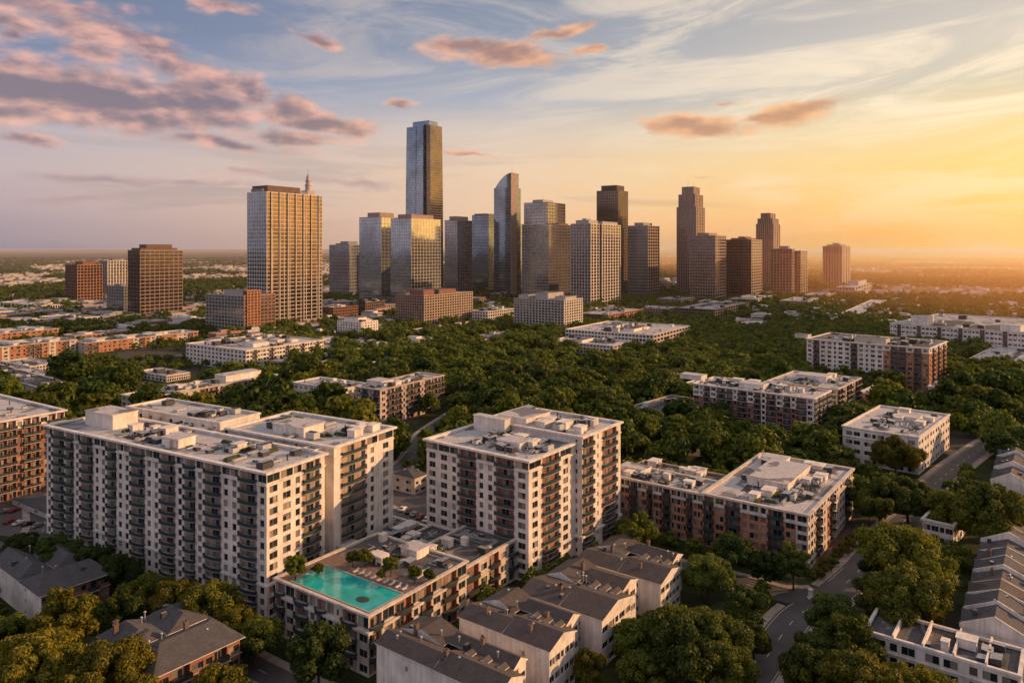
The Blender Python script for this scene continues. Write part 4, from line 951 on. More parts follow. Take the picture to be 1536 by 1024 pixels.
def offs(sp_, k, d):
    a = sp_[max(0, k - 1)]; b_ = sp_[min(len(sp_) - 1, k + 1)]; t_ = (b_ - a).normalized(); return (sp_[k].x - t_.y * d, sp_[k].y + t_.x * d)
for i, (sp_, w) in enumerate(ROADS):
    rb, kb, mk = MB(), MB(), MB(); z = .02 + .004 * i
    for k in range(len(sp_) - 1):
        a, b_, c, d = offs(sp_, k, w / 2), offs(sp_, k, -w / 2), offs(sp_, k + 1, -w / 2), offs(sp_, k + 1, w / 2)
        rb.quad((*a, z), (*b_, z), (*c, z), (*d, z))
        for s_ in (1, -1):
            i0, i1, o0, o1 = offs(sp_, k, s_ * w / 2), offs(sp_, k + 1, s_ * w / 2), offs(sp_, k, s_ * (w / 2 + 2.3)), offs(sp_, k + 1, s_ * (w / 2 + 2.3))
            if on_road(*i0, .3, i) or on_road(*o0, .0, i) or on_road(*i1, .3, i): continue
            zz = .16 + .003 * i
            kb.quad((*i0, zz), (*i1, zz), (*o1, zz), (*o0, zz)); kb.quad((*i0, 0), (*i1, 0), (*i1, zz), (*i0, zz)); kb.quad((*o0, 0), (*o1, 0), (*o1, zz), (*o0, zz))
        if k % 3 == 0 and not on_road(sp_[k].x, sp_[k].y, 2, i):
            a, b_, c, d = offs(sp_, k, .1), offs(sp_, k, -.1), offs(sp_, k + 1, -.1), offs(sp_, k + 1, .1); mk.quad((*a, z + .03), (*b_, z + .03), (*c, z + .03), (*d, z + .03))
        if i == 0 and not on_road(sp_[k].x, sp_[k].y, 3, i):
            for s_ in (1, -1):
                a, b_, c, d = offs(sp_, k, s_ * (w / 2 - .45)), offs(sp_, k, s_ * (w / 2 - .6)), offs(sp_, k + 1, s_ * (w / 2 - .6)), offs(sp_, k + 1, s_ * (w / 2 - .45)); mk.quad((*a, z + .03), (*b_, z + .03), (*c, z + .03), (*d, z + .03))
    tag(rb.build('road', M['asphalt']), kind='structure')
    if kb.v: tag(kb.build('pavement', M['pave']), kind='structure')
    if mk.v: tag(mk.build('road_marking', M['paint']), kind='structure')
def patch(name, pts, mat, z=.012):
    mb = MB(); mb.poly([(*at(*q), z) for q in pts]); return tag(mb.build(name, M[mat]), kind='structure')
patch('car_park', [(585, 812), (665, 800), (650, 735), (598, 730), (560, 770)], 'asphalt', .010)
patch('car_park', [(-20, 800), (80, 812), (74, 738), (-20, 740)], 'asphalt', .014)
patch('lawn', [(1205, 868), (1290, 830), (1300, 800), (1272, 790), (1212, 846), (1160, 862)], 'soil', .008)
patch('lawn', [(1100, 1010), (1150, 960), (1168, 935), (1150, 915), (1080, 900), (1000, 960)], 'lawn', .009)
patch('lawn', [(1160, 872), (1205, 888), (1240, 880), (1225, 866)], 'lawn', .011)
patch('court', [(500, 900), (560, 880), (600, 830), (520, 800), (440, 850)], 'asphalt', .006)
patch('court', [(1225, 668), (1300, 660), (1300, 640), (1240, 640)], 'pave', .006)

# ------------------------------------------------------------------ trees
def rot_rand(rn): v = rn.normal(size=3); return v / np.linalg.norm(v)
def crown_arrays(seed, Rr, H, base, nlobe, nleaf, leaf, squash=.8, lr=(.24, .46), spread=.72):
    "leaf-sized faces gathered on overlapping lobes, open below"
    rn = np.random.default_rng(seed)
    cen, rad = [], []
    for i in range(nlobe):
        a = rn.uniform(0, 6.283); q = math.sqrt(rn.uniform(0, 1)) * spread; zf = rn.uniform(0, 1)
        env = math.sqrt(max(.05, 1 - (2 * (zf - .42)) ** 2 * .8))
        cen.append((math.cos(a) * q * Rr * env, math.sin(a) * q * Rr * env, base + (H - base) * (.16 + .68 * zf))); rad.append(Rr * rn.uniform(*lr) * (1 - .35 * zf))
    cen, rad = np.array(cen), np.array(rad)
    pw = rad ** 2 / (rad ** 2).sum()
    li = rn.choice(nlobe, nleaf, p=pw); d = rn.normal(size=(nleaf, 3)); d[:, 2] += .25; d /= np.linalg.norm(d, axis=1)[:, None]
    rr = rad[li] * (1 - np.abs(rn.normal(0, .13, nleaf))) * rn.choice([1, 1.16, 1.3, .8], nleaf, p=[.64, .14, .07, .15])
    dd = d * rr[:, None]; dd[:, 2] *= squash; P = cen[li] + dd
    dist = np.sqrt(((P[:, None, :] - cen[None]) ** 2).sum(2)) / rad[None]
    dist[np.arange(nleaf), li] = 9; P, d = P[dist.min(1) > .66], d[dist.min(1) > .66]; n = len(P)
    nrm = d + rn.normal(0, .45, (n, 3)); nrm /= np.linalg.norm(nrm, axis=1)[:, None]
    tx = np.cross(nrm, rn.normal(size=(n, 3))); tx /= np.linalg.norm(tx, axis=1)[:, None]; ty = np.cross(nrm, tx)
    s = leaf * rn.uniform(.6, 1.3, n)[:, None]; asp = rn.uniform(.55, 1.0, n)[:, None]
    V = np.stack([P - tx * s, P - ty * s * asp + nrm * s * .25, P + tx * s, P + ty * s * asp - nrm * s * .1], 1).reshape(-1, 3)
    return V, cen, rad

def mesh_np(name, V, quads, mats, midx=None):
    me = bpy.data.meshes.new(name); nq = len(quads)
    me.vertices.add(len(V)); me.vertices.foreach_set('co', np.asarray(V, dtype=np.float32).ravel())
    k = quads.shape[1]; me.loops.add(nq * k); me.loops.foreach_set('vertex_index', quads.astype(np.int32).ravel())
    me.polygons.add(nq); me.polygons.foreach_set('loop_start', np.arange(nq, dtype=np.int32) * k)
    for q in mats: me.materials.append(q)
    if midx is not None: me.polygons.foreach_set('material_index', midx.astype(np.int32))
    me.update(calc_edges=True); return me

def make_tree(name, seed, Rr, H, nlobe, nleaf, leaf, limbs=6, mat='leaf', lr=(.24, .46), spread=.72):
    rn = random.Random(seed); base = H * .24
    V, cen, rad = crown_arrays(seed, Rr, H, base, nlobe, nleaf, leaf, .85, lr, spread)
    q = np.arange(len(V)).reshape(-1, 4)
    inner = []; nv = len(V)   # dark heart of the crown: smaller leaf shells inside every lobe
    V2, _, _ = crown_arrays(seed, Rr * .8, H * .94, base, nlobe, nleaf // 4, leaf * 1.8, .85, lr, spread)
    q2 = np.arange(len(V2)).reshape(-1, 4) + nv
    cm = mesh_np(name + '_crown', np.vstack([V, V2]), np.vstack([q, q2]), [M[mat]])
    mb = MB(); x = y = 0; z = -.3; r = .045 * Rr + .1
    for k in range(4):
        nx, ny, nz = x + rn.uniform(-.2, .2), y + rn.uniform(-.2, .2), z + H * .16; mb.tube((x, y, z), (nx, ny, nz), r, r * .82, 8, 0, k == 3); x, y, z, r = nx, ny, nz, r * .82
    for i in range(limbs):
        c = cen[rn.randrange(len(cen))]; mb.tube((x * .5, y * .5, H * rn.uniform(.2, .5)), tuple(c), r * .7, .05, 6)
    tm = mb.mesh(name + '_trunk', [M['bark']])
    return cm, tm

def tree_proto(name, seed, Rr, H, nlobe, nleaf, leaf, mat='leaf', lr=(.24, .46), spread=.72):
    cm, tm = make_tree(name, seed, Rr, H, nlobe, nleaf, leaf, 9, mat, lr, spread)
    return (cm, tm, Rr, H)
NEAR = [tree_proto('broadleaf_tree', s_, 6.0, h_, nl, 12000, .27, 'leaf', (.15, .36), .82) for s_, h_, nl in ((1, 12.5, 40), (2, 11.5, 48), (3, 14, 44), (4, 10.5, 34), (5, 16.5, 34), (6, 12.5, 26))]
BIG = [tree_proto('broadleaf_tree', s_, 11.0, h_, nl, 30000, .30, 'leaf', (.11, .27), .86) for s_, h_, nl in ((31, 17, 74), (32, 16, 60), (33, 18, 66))]
MIDT = [tree_proto('broadleaf_tree', s_, 8.0, h_, nl, 2600, .75, 'leafwood') for s_, h_, nl in ((11, 15, 26), (12, 13.5, 22), (13, 15.5, 28), (14, 14, 18))]
BUSH = tree_proto('shrub', 21, 2.0, 3.4, 12, 900, .2)
TREES = []
FIRST = {}
def plant_tree(x, y, Rw, label, group, near, tint=None, hs=1.0, name='broadleaf_tree', z=0, proto=None, cat='tree'):
    rn = random.Random(int(x * 13 + y * 7)); pr = proto or rn.choice((BIG if Rw > 8 else NEAR) if near else MIDT); s_ = Rw / pr[2]
    tint = tint or (1, 1, 1)
    k = rn.uniform(.85, 1.2); col = (tint[0] * k * rn.uniform(.92, 1.1), tint[1] * k, tint[2] * k, 1); rz = rn.uniform(0, 6.28)
    sc = (s_, s_ * rn.uniform(.9, 1.1), s_ * hs * rn.uniform(.92, 1.1))
    key = (id(pr), name)
    if key not in FIRST:
        root = thing(name, label, cat, (x, y, z), rz, group); root.scale = sc
        obj('trunk', pr[1], root); c = obj('crown', pr[0], root); c.color = col; FIRST[key] = root
    else:
        root = dup(FIRST[key], (x, y, z), rz, label, group, sc, col)
        if not group and 'group' in root: del root['group']
    TREES.append((x, y, Rw)); return root

def inside(x, y, marg):
    for P, dr, dl, x0, x1, y0, y1 in FOOT:
        dx, dy = x - P[0], y - P[1]; u = dx * dr[0] + dy * dr[1]; v = dx * dl[0] + dy * dl[1]
        if x0 - marg < u < x1 + marg and y0 - marg < v < y1 + marg: return True
    return False
GOLD, DARK, OLIVE, NORM = (1.75, 1.25, .75), (.62, .72, .75), (1.25, 1.1, .8), (1, 1, 1)  # GOLD mixes yellow foliage with the warmth of sunlit tops, put into the tint
# hand-placed trees: (crown centre px, py), crown width px, tint, label, group
HAND = [
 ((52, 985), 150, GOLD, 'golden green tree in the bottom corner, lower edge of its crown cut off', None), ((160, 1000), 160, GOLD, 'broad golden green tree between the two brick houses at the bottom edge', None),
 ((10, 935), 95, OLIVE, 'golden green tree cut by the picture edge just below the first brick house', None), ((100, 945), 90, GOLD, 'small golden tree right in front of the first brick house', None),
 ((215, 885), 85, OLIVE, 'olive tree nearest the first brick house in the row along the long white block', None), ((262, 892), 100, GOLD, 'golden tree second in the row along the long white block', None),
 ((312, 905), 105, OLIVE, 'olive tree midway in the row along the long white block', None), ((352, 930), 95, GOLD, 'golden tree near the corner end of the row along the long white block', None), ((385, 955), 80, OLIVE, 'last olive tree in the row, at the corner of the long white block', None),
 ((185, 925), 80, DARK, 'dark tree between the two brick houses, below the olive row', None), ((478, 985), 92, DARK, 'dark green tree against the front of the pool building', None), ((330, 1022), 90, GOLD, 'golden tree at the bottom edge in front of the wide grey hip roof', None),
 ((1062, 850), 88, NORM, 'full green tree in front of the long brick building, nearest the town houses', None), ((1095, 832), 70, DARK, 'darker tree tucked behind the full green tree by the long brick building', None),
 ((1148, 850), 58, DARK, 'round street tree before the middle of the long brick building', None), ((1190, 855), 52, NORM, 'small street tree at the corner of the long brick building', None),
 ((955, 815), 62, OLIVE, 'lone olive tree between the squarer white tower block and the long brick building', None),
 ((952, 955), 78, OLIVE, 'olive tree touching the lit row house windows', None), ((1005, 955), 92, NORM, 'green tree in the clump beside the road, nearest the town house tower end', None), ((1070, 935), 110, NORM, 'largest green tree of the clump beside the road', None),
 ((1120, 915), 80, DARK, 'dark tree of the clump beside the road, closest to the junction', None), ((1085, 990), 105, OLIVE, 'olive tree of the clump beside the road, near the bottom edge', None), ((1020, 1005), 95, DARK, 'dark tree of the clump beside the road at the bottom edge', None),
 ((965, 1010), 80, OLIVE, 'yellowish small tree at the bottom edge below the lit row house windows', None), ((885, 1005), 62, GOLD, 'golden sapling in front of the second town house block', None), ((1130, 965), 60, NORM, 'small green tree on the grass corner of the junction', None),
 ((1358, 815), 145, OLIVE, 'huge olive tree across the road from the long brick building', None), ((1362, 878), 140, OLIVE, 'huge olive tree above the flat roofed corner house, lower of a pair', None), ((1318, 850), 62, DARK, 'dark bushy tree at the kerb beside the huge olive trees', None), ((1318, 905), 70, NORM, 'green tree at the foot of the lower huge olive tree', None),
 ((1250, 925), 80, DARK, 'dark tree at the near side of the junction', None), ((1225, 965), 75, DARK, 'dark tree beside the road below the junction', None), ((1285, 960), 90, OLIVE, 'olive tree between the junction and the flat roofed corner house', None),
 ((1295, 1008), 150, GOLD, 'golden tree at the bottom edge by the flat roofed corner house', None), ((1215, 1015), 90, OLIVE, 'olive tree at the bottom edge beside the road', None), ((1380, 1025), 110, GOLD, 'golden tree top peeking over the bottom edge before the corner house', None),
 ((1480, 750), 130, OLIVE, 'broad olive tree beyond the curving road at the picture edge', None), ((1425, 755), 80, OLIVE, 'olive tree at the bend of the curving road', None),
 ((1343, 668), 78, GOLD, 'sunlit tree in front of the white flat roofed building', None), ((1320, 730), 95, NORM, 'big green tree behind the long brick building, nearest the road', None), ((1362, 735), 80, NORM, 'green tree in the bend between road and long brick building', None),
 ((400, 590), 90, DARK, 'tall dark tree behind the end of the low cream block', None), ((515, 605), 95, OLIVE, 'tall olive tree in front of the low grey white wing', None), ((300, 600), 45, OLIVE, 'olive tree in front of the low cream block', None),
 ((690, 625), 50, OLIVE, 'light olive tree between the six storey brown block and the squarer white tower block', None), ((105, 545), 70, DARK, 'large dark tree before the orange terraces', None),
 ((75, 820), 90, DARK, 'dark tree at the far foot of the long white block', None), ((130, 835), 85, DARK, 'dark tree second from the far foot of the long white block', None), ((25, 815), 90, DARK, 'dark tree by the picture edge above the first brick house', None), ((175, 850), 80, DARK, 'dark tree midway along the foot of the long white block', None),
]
for (px, py), w, tint, lab, grp in HAND:
    hgt = 7.0
    X, Y = at(px, py, hgt); Rw = w / 2 / FPX * Y
    hgt = Rw * 1.15; X, Y = at(px, py, hgt); Rw = w / 2 / FPX * Y * 1.06
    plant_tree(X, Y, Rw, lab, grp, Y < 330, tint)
# roof garden trees of the pool building
for i, (px, py, w) in enumerate(((443, 857, 34), (477, 851, 22), (529, 838, 24), (547, 838, 28), (572, 858, 18), (586, 852, 28), (622, 861, 26), (645, 860, 22))):
    X, Y = at(px, py + 12, POOLZ); Rw = w / 2 / FPX * Y
    plant_tree(X, Y, Rw, 'small round tree in the roof garden beside the swimming pool', 'roof garden trees', True, OLIVE, name='ornamental_tree', z=POOLZ if BH else 0, proto=NEAR[i % 3])

def region(px, py, Y):
    if Y < 330:
        if px > 1180: return 'broadleaf tree among the roads and row houses below the picture edge trees', 'trees among the row houses'
        if px > 780: return 'broadleaf tree along the street between town houses and long brick building', 'trees along the street'
        if px > 420: return 'broadleaf tree in the yard between the two white blocks', 'trees between the white blocks'
        return 'broadleaf tree around the brick houses and the foot of the long white block', 'trees around the brick houses'
    if px > 1250: return 'broadleaf tree in the wooded strip between the large blocks and the picture edge', 'trees of the sunset side'
    if px > 660: return 'round crowned tree of the dense wood behind the squarer white tower block', 'trees of the dense wood'
    return 'broadleaf tree among the low blocks behind the long white block', 'trees among the low blocks'
rn = random.Random(99); cand = []
y_ = 150.0
while y_ < 1500:
    step = 8.5 if y_ < 330 else (11.5 if y_ < 900 else 16)
    x_ = -.74 * y_ - 20
    while x_ < .74 * y_ + 20:
        cand.append((x_ + rn.uniform(-.42, .42) * step, y_ + rn.uniform(-.42, .42) * step, step)); x_ += step
    y_ += step
SPOTS = []
OPEN = [((150, 533), 200, 7), ((20, 548), 110, 8), ((380, 563), 110, 6), ((900, 538), 120, 6), ((1300, 604), 120, 16), ((1150, 672), 100, 12), ((620, 655), 60, 10), ((598, 775), 60, 40), ((600, 742), 30, 26), ((1225, 885), 80, 28), ((1250, 840), 60, 26), ((30, 775), 60, 34), ((565, 850), 90, 60), ((1140, 940), 28, 22), ((735, 850), 60, 30), ((560, 900), 10, 10)]
for x, y, st in cand:
    px, py = px_of(x, y)
    if any(abs(px - c[0]) < w and abs(py - c[1]) < h for c, w, h in OPEN): continue
    dens = mnoise.noise(Vector((x * .008, y * .008, 3.1)))
    if y < 330: Rw = rn.uniform(3.0, 4.8); keep = dens > -.35
    elif y < 900:
        Rw = rn.choice((rn.uniform(5.0, 7.5), rn.uniform(7, 10), rn.uniform(9, 12.5)))
        if px < 340 and 505 < py < 575: Rw = rn.uniform(3.2, 5.2)
        wood = 640 < px < 1260 or px > 1240
        keep = dens > (-.8 if wood else -.15)
    else:
        Rw = rn.uniform(5.5, 9); keep = dens > (-.1 if px < 700 else -.3)
    if not keep or inside(x, y, Rw * (.7 if y < 330 else .55) + 1.0) or on_road(x, y, Rw * (.6 if y < 290 else .25)): continue
    if any((x - a) ** 2 + (y - b_) ** 2 < ((Rw + r) * .62) ** 2 for a, b_, r in TREES[:70]): continue
    SPOTS.append((x, y, Rw))
SPOTS.sort(key=lambda q: q[1] / q[2] * (1 if abs(px_of(q[0], q[1])[0] - CXP) < 800 else 3))
NIND = 298 - len(TREES)
for x, y, Rw in SPOTS[:NIND]:
    px, py = px_of(x, y); lab, grp = region(px, py, y)
    plant_tree(x, y, Rw, lab, grp, y < 330, rn.choice((NORM, NORM, NORM, DARK, DARK, OLIVE)), rn.uniform(.7, 1.1))
REST = SPOTS[NIND:]
# the rest of the wood and the tree cover of the plain: single stuff objects
def mass(name, spots, nleaf, protos, mat):
    Vs = []; rs = np.random.default_rng(5)
    pv = []
    for k in range(protos):
        V, _, _ = crown_arrays(300 + k + nleaf, 1.0, 1.75, .25, 13 if nleaf > 150 else 6, nleaf, .115 if nleaf > 150 else (.2 if nleaf > 60 else .3)); pv.append(V)
    for x, y, Rw in spots:
        V = pv[int(rs.integers(protos))]; a = rs.uniform(0, 6.28); c, s_ = math.cos(a), math.sin(a); k = Rw * rs.uniform(.85, 1.15)
        W = np.empty_like(V); W[:, 0] = (V[:, 0] * c - V[:, 1] * s_) * k + x; W[:, 1] = (V[:, 0] * s_ + V[:, 1] * c) * k + y; W[:, 2] = V[:, 2] * min(k, 9.0) * rs.uniform(.85, 1.15)
        Vs.append(W)
    V = np.vstack(Vs); me = mesh_np(name, V, np.arange(len(V)).reshape(-1, 4), [M[mat]])
    o = obj(name, me); tag(o, kind='stuff'); return o
mass('woodland', REST, 700, 8, 'leafwood')
far = []; y_ = 1500.0
while y_ < 7500:
    step = 20 if y_ < 2600 else (34 if y_ < 4500 else 60)
    x_ = -.78 * y_
    while x_ < .78 * y_:
        x, y = x_ + rn.uniform(-.5, .5) * step, y_ + rn.uniform(-.5, .5) * step; x_ += step
        d_ = mnoise.fractal(Vector((x * .0016, y * .0016, 1.0)), 1.0, 2.0, 4)
        if d_ > (.06 if x < 0 else -.2) and not inside(x, y, 6): far.append((x, y, step * rn.uniform(.38, .6)))
    y_ += step
mass('distant_trees', [q for q in far if q[1] < 2600], 110, 6, 'leafwood')
mass('far_treeline', [q for q in far if q[1] >= 2600], 36, 5, 'leafwood')
print('trees', len(TREES), 'rest', len(REST), 'far', len(far))

# ------------------------------------------------------------------ low houses of the plain
HM = [('white', 'roofpale'), ('cream', 'roofpale'), ('pinkish', 'roof'), ('tan', 'roof'), ('concrete', 'roofpale'), ('brown', 'roofdark'), ('white', 'roof')]
def low_mesh(k, w, d, h, mats):
    mb = MB(); mb.box(-w / 2, w / 2, -d / 2, d / 2, 0, h, 0, 1); mb.box(-w / 2 - .3, w / 2 + .3, -d / 2 - .3, d / 2 + .3, h - .5, h + .25, 0, 1)
    mb.box(-w * .3, w * .05, -d * .2, d * .25, h + .25, h + 2.2, 0, 1)
    for f in range(max(1, int(h / 3.4))):
        z = 1.0 + f * 3.3; mb.box(-w / 2 + 1, w / 2 - 1, -d / 2 - .06, -d / 2 - .002, z, z + 1.4, 2); mb.box(-w / 2 - .06, -w / 2 - .002, -d / 2 + 1, d / 2 - 1, z, z + 1.4, 2)
    return mb.mesh('low_building', [M[mats[0]], M[mats[1]], M['g_dark']])
LOW = [low_mesh(k, rn.uniform(16, 46), rn.uniform(12, 26), rn.choice((4, 5, 7, 7, 10)), HM[k % 7]) for k in range(21)]
LOWBIG = [low_mesh(k, rn.uniform(38, 80), rn.uniform(13, 20), rn.choice((7, 9, 11)), (('tan', 'roof'), ('orangebrick', 'roofpale'), ('cream', 'roofpale'), ('pinkish', 'roof'), ('white', 'roofpale'))[k % 5]) for k in range(10)]
hs = []; tries = 0
while len(hs) < 4200 and tries < 140000:
    tries += 1
    y = 620 * math.exp(rn.uniform(0, 1) * math.log(6500 / 620)); x = (rn.uniform(-.72, .72) if rn.random() < .6 else rn.uniform(-.72, -.1)) * y; px, py = px_of(x, y)
    d_ = mnoise.fractal(Vector((x * .0016, y * .0016, 1.0)), 1.0, 2.0, 4)
    if y < 1500:
        if inside(x, y, 16): continue
        if 640 < px < 1240 and y < 1000: continue
        if px < 340 and 500 < py < 585: continue
        if px > 1240 and rn.random() < .3: continue
    elif d_ > (.35 if x < 0 else .1) and rn.random() < .5: continue
    if inside(x, y, 14) or on_road(x, y, 12): continue
    if any((x - a) ** 2 + (y - b_) ** 2 < 28 ** 2 for a, b_ in hs): continue
    hs.append((x, y))
hs.sort(key=lambda q: q[1] * (1 if abs(px_of(*q)[0] - CXP) < 780 else 2)); rest = MB()
for i, (x, y) in enumerate(hs):
    rz = R(90 - 33) + rn.choice((0, 0, .2, -.3, math.pi / 2)); me = rn.choice(LOWBIG if (y < 1500 and px_of(x, y)[0] < 600 and rn.random() < .6) else LOW)
    if i < 290:
        o = obj('low_building', me, None, (x, y, 0), rz); px = px_of(x, y)[0]
        if px < 620: tag(o, 'low flat roofed building on the plain on the cool cloudy side of the skyline', 'building', 'low buildings of the cool plain')
        elif px < 1180: tag(o, 'low flat roofed building around the feet of the skyline towers', 'building', 'low buildings under the towers')
        else: tag(o, 'low flat roofed building among trees on the sunset side', 'building', 'low buildings of the sunset side')
    else:
        k = rn.randrange(4); w, d, h = rn.uniform(12, 44), rn.uniform(9, 22), rn.uniform(4, 9); c, s_ = math.cos(rz), math.sin(rz)
        t_ = MB(); t_.box(-w / 2, w / 2, -d / 2, d / 2, 0, h, k, 4 if k < 3 else 5); rest.add(t_, (x, y, 0), rz)
tag(rest.build('distant_rooftops', [M['concrete'], M['cream'], M['pinkish'], M['tan'], M['roof'], M['roofdark']]), kind='stuff')
print('houses', len(hs))

# ------------------------------------------------------------------ small street things
def car(x, y, rz, col, label, group):
    root = thing('parked_car', label, 'car', (x, y, .05), rz, group)
    mb = MB(); pr = [(-2.2, .35), (-2.2, .85), (-1.5, .95), (-.9, 1.42), (.6, 1.42), (1.2, .98), (2.1, .85), (2.2, .35)]; n = len(pr)
    for s_ in (-1, 1): mb.poly([(a, s_ * (.88 if z < 1.2 else .7), z) for a, z in pr][::s_])
    for i in range(n):
        a, c = pr[i], pr[(i + 1) % n]; f = lambda q: .88 if q[1] < 1.2 else .7
        mb.quad((a[0], -f(a), a[1]), (c[0], -f(c), c[1]), (c[0], f(c), c[1]), (a[0], f(a), a[1]), 1 if i in (2, 4) else 0)
    mb.build('body', [col, M['framedark']], root)
    for a in (-1.35, 1.35):
        for s_ in (-1, 1):
            w = MB(); w.tube((a, s_ * .7, .3), (a, s_ * .92, .3), .33, .33, 12); w.tube((a, s_ * .92, .3), (a, s_ * .93, .3), .18, .18, 10, 1); w.build('wheel', [M['framedark'], M['metal']], root)
    for s_ in (-1, 1):
        w = MB(); w.quad((-1.35, s_ * .8, 1.0), (1.0, s_ * .8, 1.0), (.5, s_ * .735, 1.36), (-.8, s_ * .735, 1.36)); w.build('side_window', M['pane'], root)
        w = MB(); w.box(2.15, 2.23, s_ * .62 - .18, s_ * .62 + .18, .62, .78); w.build('headlight', M['frame'], root)
CARC = [simple('car_white', (.6, .6, .6), .3), simple('car_black', (.02, .02, .022), .25), simple('car_silver', (.3, .3, .31), .3, .5), simple('car_red', (.25, .03, .025), .3)]
k = 0
for (px, py), n, (dx, dy), lab, grp in (((604, 765), 5, (9, 4), 'parked car in the yard between the two white blocks', 'cars between the white blocks'), ((600, 790), 5, (10, 5), 'parked car in the yard between the two white blocks', 'cars between the white blocks'),
                                      ((8, 768), 5, (13, -1), 'parked car in the lot at the far end of the long white block', 'cars at the far end lot'), ((14, 784), 4, (14, 2), 'parked car in the lot at the far end of the long white block', 'cars at the far end lot')):
    for i in range(n):
        X, Y = at(px + dx * i, py + dy * i)
        if not inside(X, Y, 1.5): car(X, Y, R(70) + random.uniform(-.1, .1), CARC[k % 4], lab, grp)
        k += 1
X, Y = at(1304, 792); lm = thing('street_lamp', 'tall dark street lamp on the kerb beyond the long brick building', 'street lamp', (X, Y, .1))
mb = MB(); mb.tube((0, 0, 0), (0, 0, 8.5), .11, .07); mb.build('post', M['framedark'], lm); mb = MB(); mb.tube((0, 0, 8.5), (1.6, 0, 8.9), .06, .05); mb.build('arm', M['framedark'], lm); mb = MB(); mb.box(1.3, 2.1, -.16, .16, 8.8, 8.95); mb.build('lamp_head', M['frame'], lm)
X, Y = at(1216, 897); sg = thing('gate_pillar', 'short white pillar on the grass corner by the junction kerb', 'pillar', (X, Y, 0))
mb = MB(); mb.box(-.8, .8, -.6, .6, 0, .4); mb.box(-.55, .55, -.4, .4, .4, 2.4); mb.build('shaft', M['white'], sg); mb = MB(); mb.box(-.7, .7, -.55, .55, 2.4, 2.65); mb.poly([(-.7, -.55, 2.66), (.7, -.55, 2.66), (0, 0, 3.1)]); mb.poly([(.7, -.55, 2.66), (.7, .55, 2.66), (0, 0, 3.1)]); mb.poly([(.7, .55, 2.66), (-.7, .55, 2.66), (0, 0, 3.1)]); mb.poly([(-.7, .55, 2.66), (-.7, -.55, 2.66), (0, 0, 3.1)]); mb.build('cap', M['white'], sg)
for i in range(26):   # clipped bushes along the brick building
    f = i / 25; px, py = 1218 + 66 * f + random.uniform(-4, 4) + (i % 2) * 8, 870 - 60 * f + random.uniform(-3, 3) + (i % 2) * 4
    X, Y = at(px, py)
    if not on_road(X, Y, .8) and not inside(X, Y, .8): plant_tree(X, Y, random.uniform(1.2, 2.0), 'clipped bush in the bed along the lit end of the long brick building', 'bushes along the brick building', True, OLIVE, name='shrub', proto=BUSH, cat='shrub')

# ------------------------------------------------------------------ sky
W = bpy.data.worlds.new('World'); SC.world = W; W.use_nodes = True
t = NT(W.node_tree); t.n.clear(); wout = t.new('ShaderNodeOutputWorld')
sky = t.new('ShaderNodeTexSky', sky_type='NISHITA'); sky.sun_disc = False
sky.sun_elevation = R(SUN_EL); sky.sun_rotation = R(SUN_AZ); sky.altitude = 200; sky.dust_density = 2.0
tc = t.new('ShaderNodeTexCoord'); sep = t.new('ShaderNodeSeparateXYZ'); t.l.new(tc.outputs['Generated'], sep.inputs[0])
az = t.m('MULTIPLY', t.m('ARCTAN2', sep.outputs[0], sep.outputs[1]), 180 / math.pi)
el = t.m('MULTIPLY', t.m('ARCSINE', t.m('MINIMUM', t.m('MAXIMUM', sep.outputs[2], -.999), .999)), 180 / math.pi)
el = t.m('MAXIMUM', el, 0.0)
def rampc(stops): return t.ramp(t.m('DIVIDE', el, 40.0), [(p / 40, c) for p, c in stops])  # topmost stops lie above the view, brightened as added fill light
cool = rampc([(0.04, (0.269, 0.232, 0.307)), (1.85, (0.336, 0.276, 0.361)), (3.14, (0.415, 0.315, 0.39)), (5.71, (0.469, 0.372, 0.436)), (7.83, (0.394, 0.354, 0.468)), (10.77, (0.201, 0.244, 0.421)), (13.24, (0.13, 0.18, 0.35)), (15.46, (0.10, 0.15, 0.31)), (26, (.17, .2, .32)), (40, (.32, .31, .38))])
midc = rampc([(0.05, (0.771, 0.454, 0.287)), (2.24, (0.798, 0.511, 0.338)), (6.38, (0.783, 0.55, 0.393)), (8.94, (0.633, 0.517, 0.459)), (11.46, (0.362, 0.39, 0.483)), (14.92, (0.25, 0.295, 0.405)), (18.5, (0.19, 0.24, 0.36)), (26, (.22, .24, .34)), (40, (.34, .33, .38))])
warm = rampc([(0.04, (0.80, 0.22, 0.03)), (1.21, (0.92, 0.37, 0.05)), (3.16, (0.92, 0.50, 0.09)), (5.75, (0.90, 0.60, 0.19)), (8.31, (0.84, 0.63, 0.31)), (11.26, (0.587, 0.528, 0.408)), (13.74, (0.62, 0.55, 0.48)), (15.56, (0.55, 0.50, 0.46)), (26, (.4, .36, .38)), (40, (.42, .38, .40))])
caz = t.m('COSINE', t.m('MULTIPLY', t.m('SUBTRACT', az, GLOW_AZ), math.pi / 180))
sky_c = t.mix(t.rng(caz, -.16, .44, smooth=False), cool, midc); sky_c = t.mix(t.rng(caz, .44, .9), sky_c, warm)
back = t.rng(caz, -.95, -.2, 2.1, 1.0); sky_c = t.mix(1.0, sky_c, t.xyz(back, t.m('POWER', back, .84), t.m('POWER', back, .66)), 'MULTIPLY')  # unseen sky behind the camera brightened and warmed as fill for shaded facades
